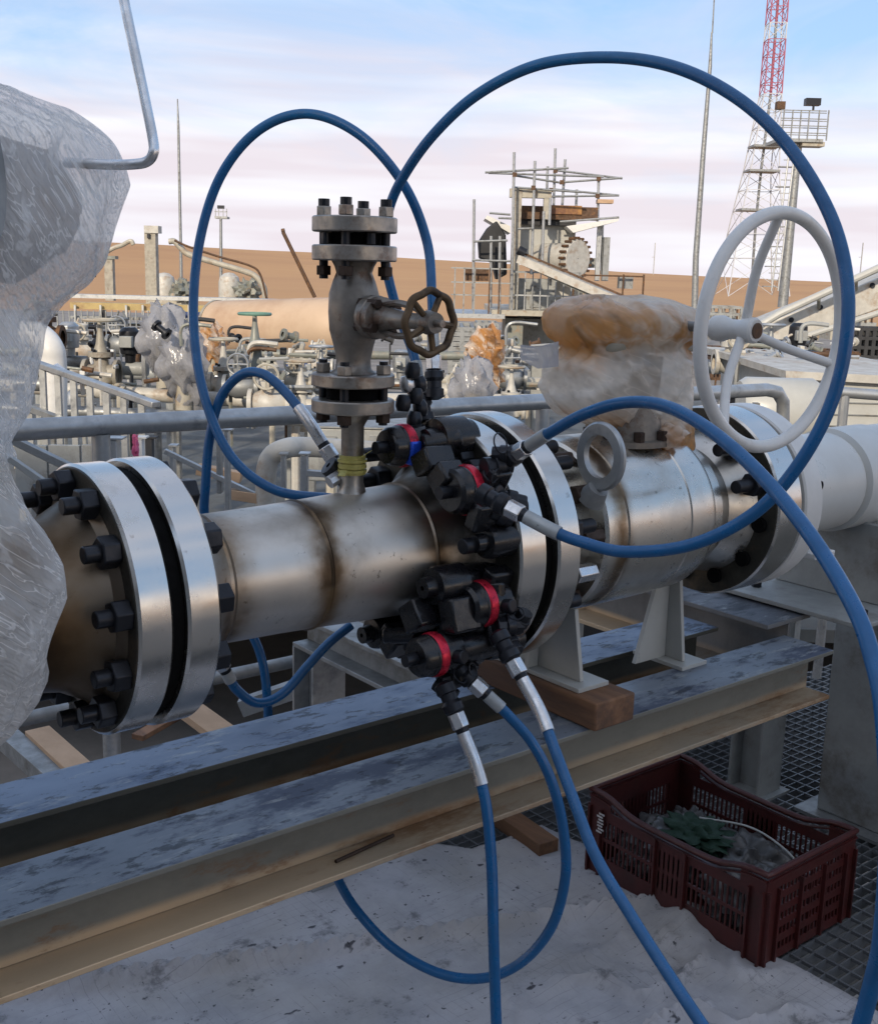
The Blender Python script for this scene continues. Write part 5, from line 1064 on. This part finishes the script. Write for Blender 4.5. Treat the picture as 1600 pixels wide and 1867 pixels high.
# scaffold tubes: separate thing
sf = thing('scaffold', S(960, 568, -.9), 'tube scaffold of upright poles and crossing ledgers round the process tower', 'scaffold')
for (xa, ya, xb, yb, d_) in ((864, 363, 862, 566, -.9), (937, 277, 932, 570, -.9), (975, 293, 968, 500, -.7), (1012, 270, 1008, 402, .6), (1030, 290, 1023, 400, .6), (998, 303, 996, 360, 1), (991, 385, 988, 480, -.8), (1003, 360, 1001, 410, -.8), (1091, 326, 1089, 410, .3), (1051, 345, 1050, 375, .5), (1098, 408, 1096, 500, .3), (895, 430, 894, 560, -.9), (911, 430, 910, 566, -.9)):
    MB().tube([S(xa, ya, d_), S(xb, yb, d_)], .031, 8).build('standard', M_GALV, sf)
for (xa, ya, xb, yb, d_) in ((884, 314, 1036, 306, -.8), (890, 315, 1100, 322, .4), (1012, 310, 1134, 325, .5), (1024, 332, 1134, 324, .3), (933, 341, 1060, 350, -.6), (1000, 358, 1128, 356, .2), (1012, 345, 1128, 356, .6), (892, 388, 930, 391, -.3), (908, 397, 932, 398, -.4), (864, 440, 925, 438, -.95), (860, 474, 930, 476, -.95), (944, 417, 972, 416, -.8), (1020, 404, 1128, 396, -.2), (940, 320, 1030, 334, .5)):
    MB().tube([S(xa, ya, d_), S(xb, yb, d_)], .024, 8).build('ledger', M_GALVD, sf)
for (x_, y_, d_) in ((938, 318, -.85), (1012, 311, .5), (1091, 326, .3), (972, 342, -.65), (1004, 346, .4), (1024, 332, .3), (1089, 357, .2)): MB().box(S(x_, y_, d_-.05), (.09, .08, .09), (UD, HD, ZD)).build('coupler', M_BROWN, sf)

# ================================================================ RIGHT HAND TRUSS, CABIN, RAILS
o = thing('inclined_truss', AH(1600, 560, 13), 'pale green inclined box beam with a handrail rising to the right edge', 'beam'); HI = 13
MB().prism([AH(1376, 622, HI), AH(1376, 598, HI), AH(1490, 552, HI), AH(1680, 475, HI), AH(1680, 535, HI), AH(1520, 592, HI), AH(1450, 618, HI)], HD*.8).build('box_beam', M_CREAML, o, bev=.01)
MB().tube([AH(1370, 602, HI-.3), AH(1420, 572, HI-.3), AH(1680, 452, HI-.3)], .042, 10).build('upper_rail', M_GREYP, o); MB().tube([AH(1440, 622, HI-.1), AH(1680, 545, HI-.1)], .035, 10).build('lower_rail', M_GREYP, o)
for (x_, y_) in ((1442, 583), (1495, 560), (1590, 520)): MB().cyl(AH(x_, y_, HI-.02), AH(x_, y_, HI+.02), .03, n=10).build('port', M_BLACK, o)
for (x_, y_) in ((1492, 545), (1560, 512)): MB().tube([AH(x_, y_, HI-.3), AH(x_, y_+16, HI-.02)], .02, 6).build('bracket', M_MIXG, o)
bx(1410, 1432, 622, 668, HI, .25).build('leg', M_STEELG, o)
o = thing('site_cabin', AH(1560, 780, 7), 'pale grey site cabin with beige roof edge at the right', 'cabin')
HCb = 7.2; bx(1448, 1760, 690, 900, HCb, 2.2).build('wall', M_GREYP, o, bev=.006)
MB().prism([AH(1432, 690, HCb-.06), AH(1432, 676, HCb-.06), AH(1760, 692, HCb-.06), AH(1760, 708, HCb-.06)], HD*2.4).build('roof', M_CREAML, o)
for py in (735, 757, 778): bx(1449, 1759, py, py+1.8, HCb-.012, .01).build('seam', M_GALVD, o)
bx(1462, 1468, 690, 712, HCb-.08, .03).build('gutter_clip', M_STEELG, o)
o = thing('handrail', AH(1500, 900, 4.6), 'pale tube handrail in front of the cabin at the right edge', 'handrail')
MB().tube([AH(1508, 713, 4.6), AH(1700, 728, 4.6)], .022, 12).build('top_rail', M_GALV, o); 
for px in (1540, 1680): MB().tube([AH(px, 716, 4.6), V(*AH(px, 716, 4.6)[:2], 0)], .02, 10).build('post', M_GALV, o)
o = thing('round_cover', AH(1400, 760, 5), 'pale rounded metal cover behind the white flange', 'cover'); MB().lathe([(-.18, .01), (-.18, .14), (-.15, .16), (.15, .16), (.18, .14), (.18, .01)], AH(1416, 752, 5.2), UD, 32).build('shell', M_GREYP, o)
bx(1370, 1380, 735, 800, 5.0, .04).build('stand', M_GALVD, o)
# low far clutter along the horizon at the right and behind the manifold
for i_ in range(9):
    px = (1200, 1235, 1310, 1345, 1470, 1530, 1580, 1150, 780)[i_]; H = 34+3*(i_ % 3); w_ = (14, 20, 12, 16, 22, 18, 14, 16, 22)[i_]
    o = thing('plant_skid', AH(px, 620, H), ('low skid unit far behind, right of the wrapped gearbox top', 'low skid unit far behind, near the tall tapering mast', 'low skid unit far behind, left rim of the white handwheel', 'low skid unit far behind, below the lattice tower', 'low skid unit far behind, below the right of the truss', 'low skid unit far behind the right rim of the white handwheel', 'low skid unit far behind at the right edge', 'low skid unit far behind the chute foot', 'low skid unit far behind, between the blue loop and the gantry')[i_], 'skid')
    bx(px-w_, px+w_, 588, 620, H, 2).build('frame', (M_STEELG, M_MIXG, M_CREAM)[i_ % 3], o); bx(px-w_*.7, px+w_*.3, 576, 587.8, H+.2, 1).build('housing', (M_CREAM, M_GALVD, M_OCHV)[i_ % 3], o)
    for k in range(3): bx(px-w_+k*w_*.8, px-w_+k*w_*.8+2, 560+4*k, 588, H-.05, .1).build('stand_pipe', M_BROWN, o)
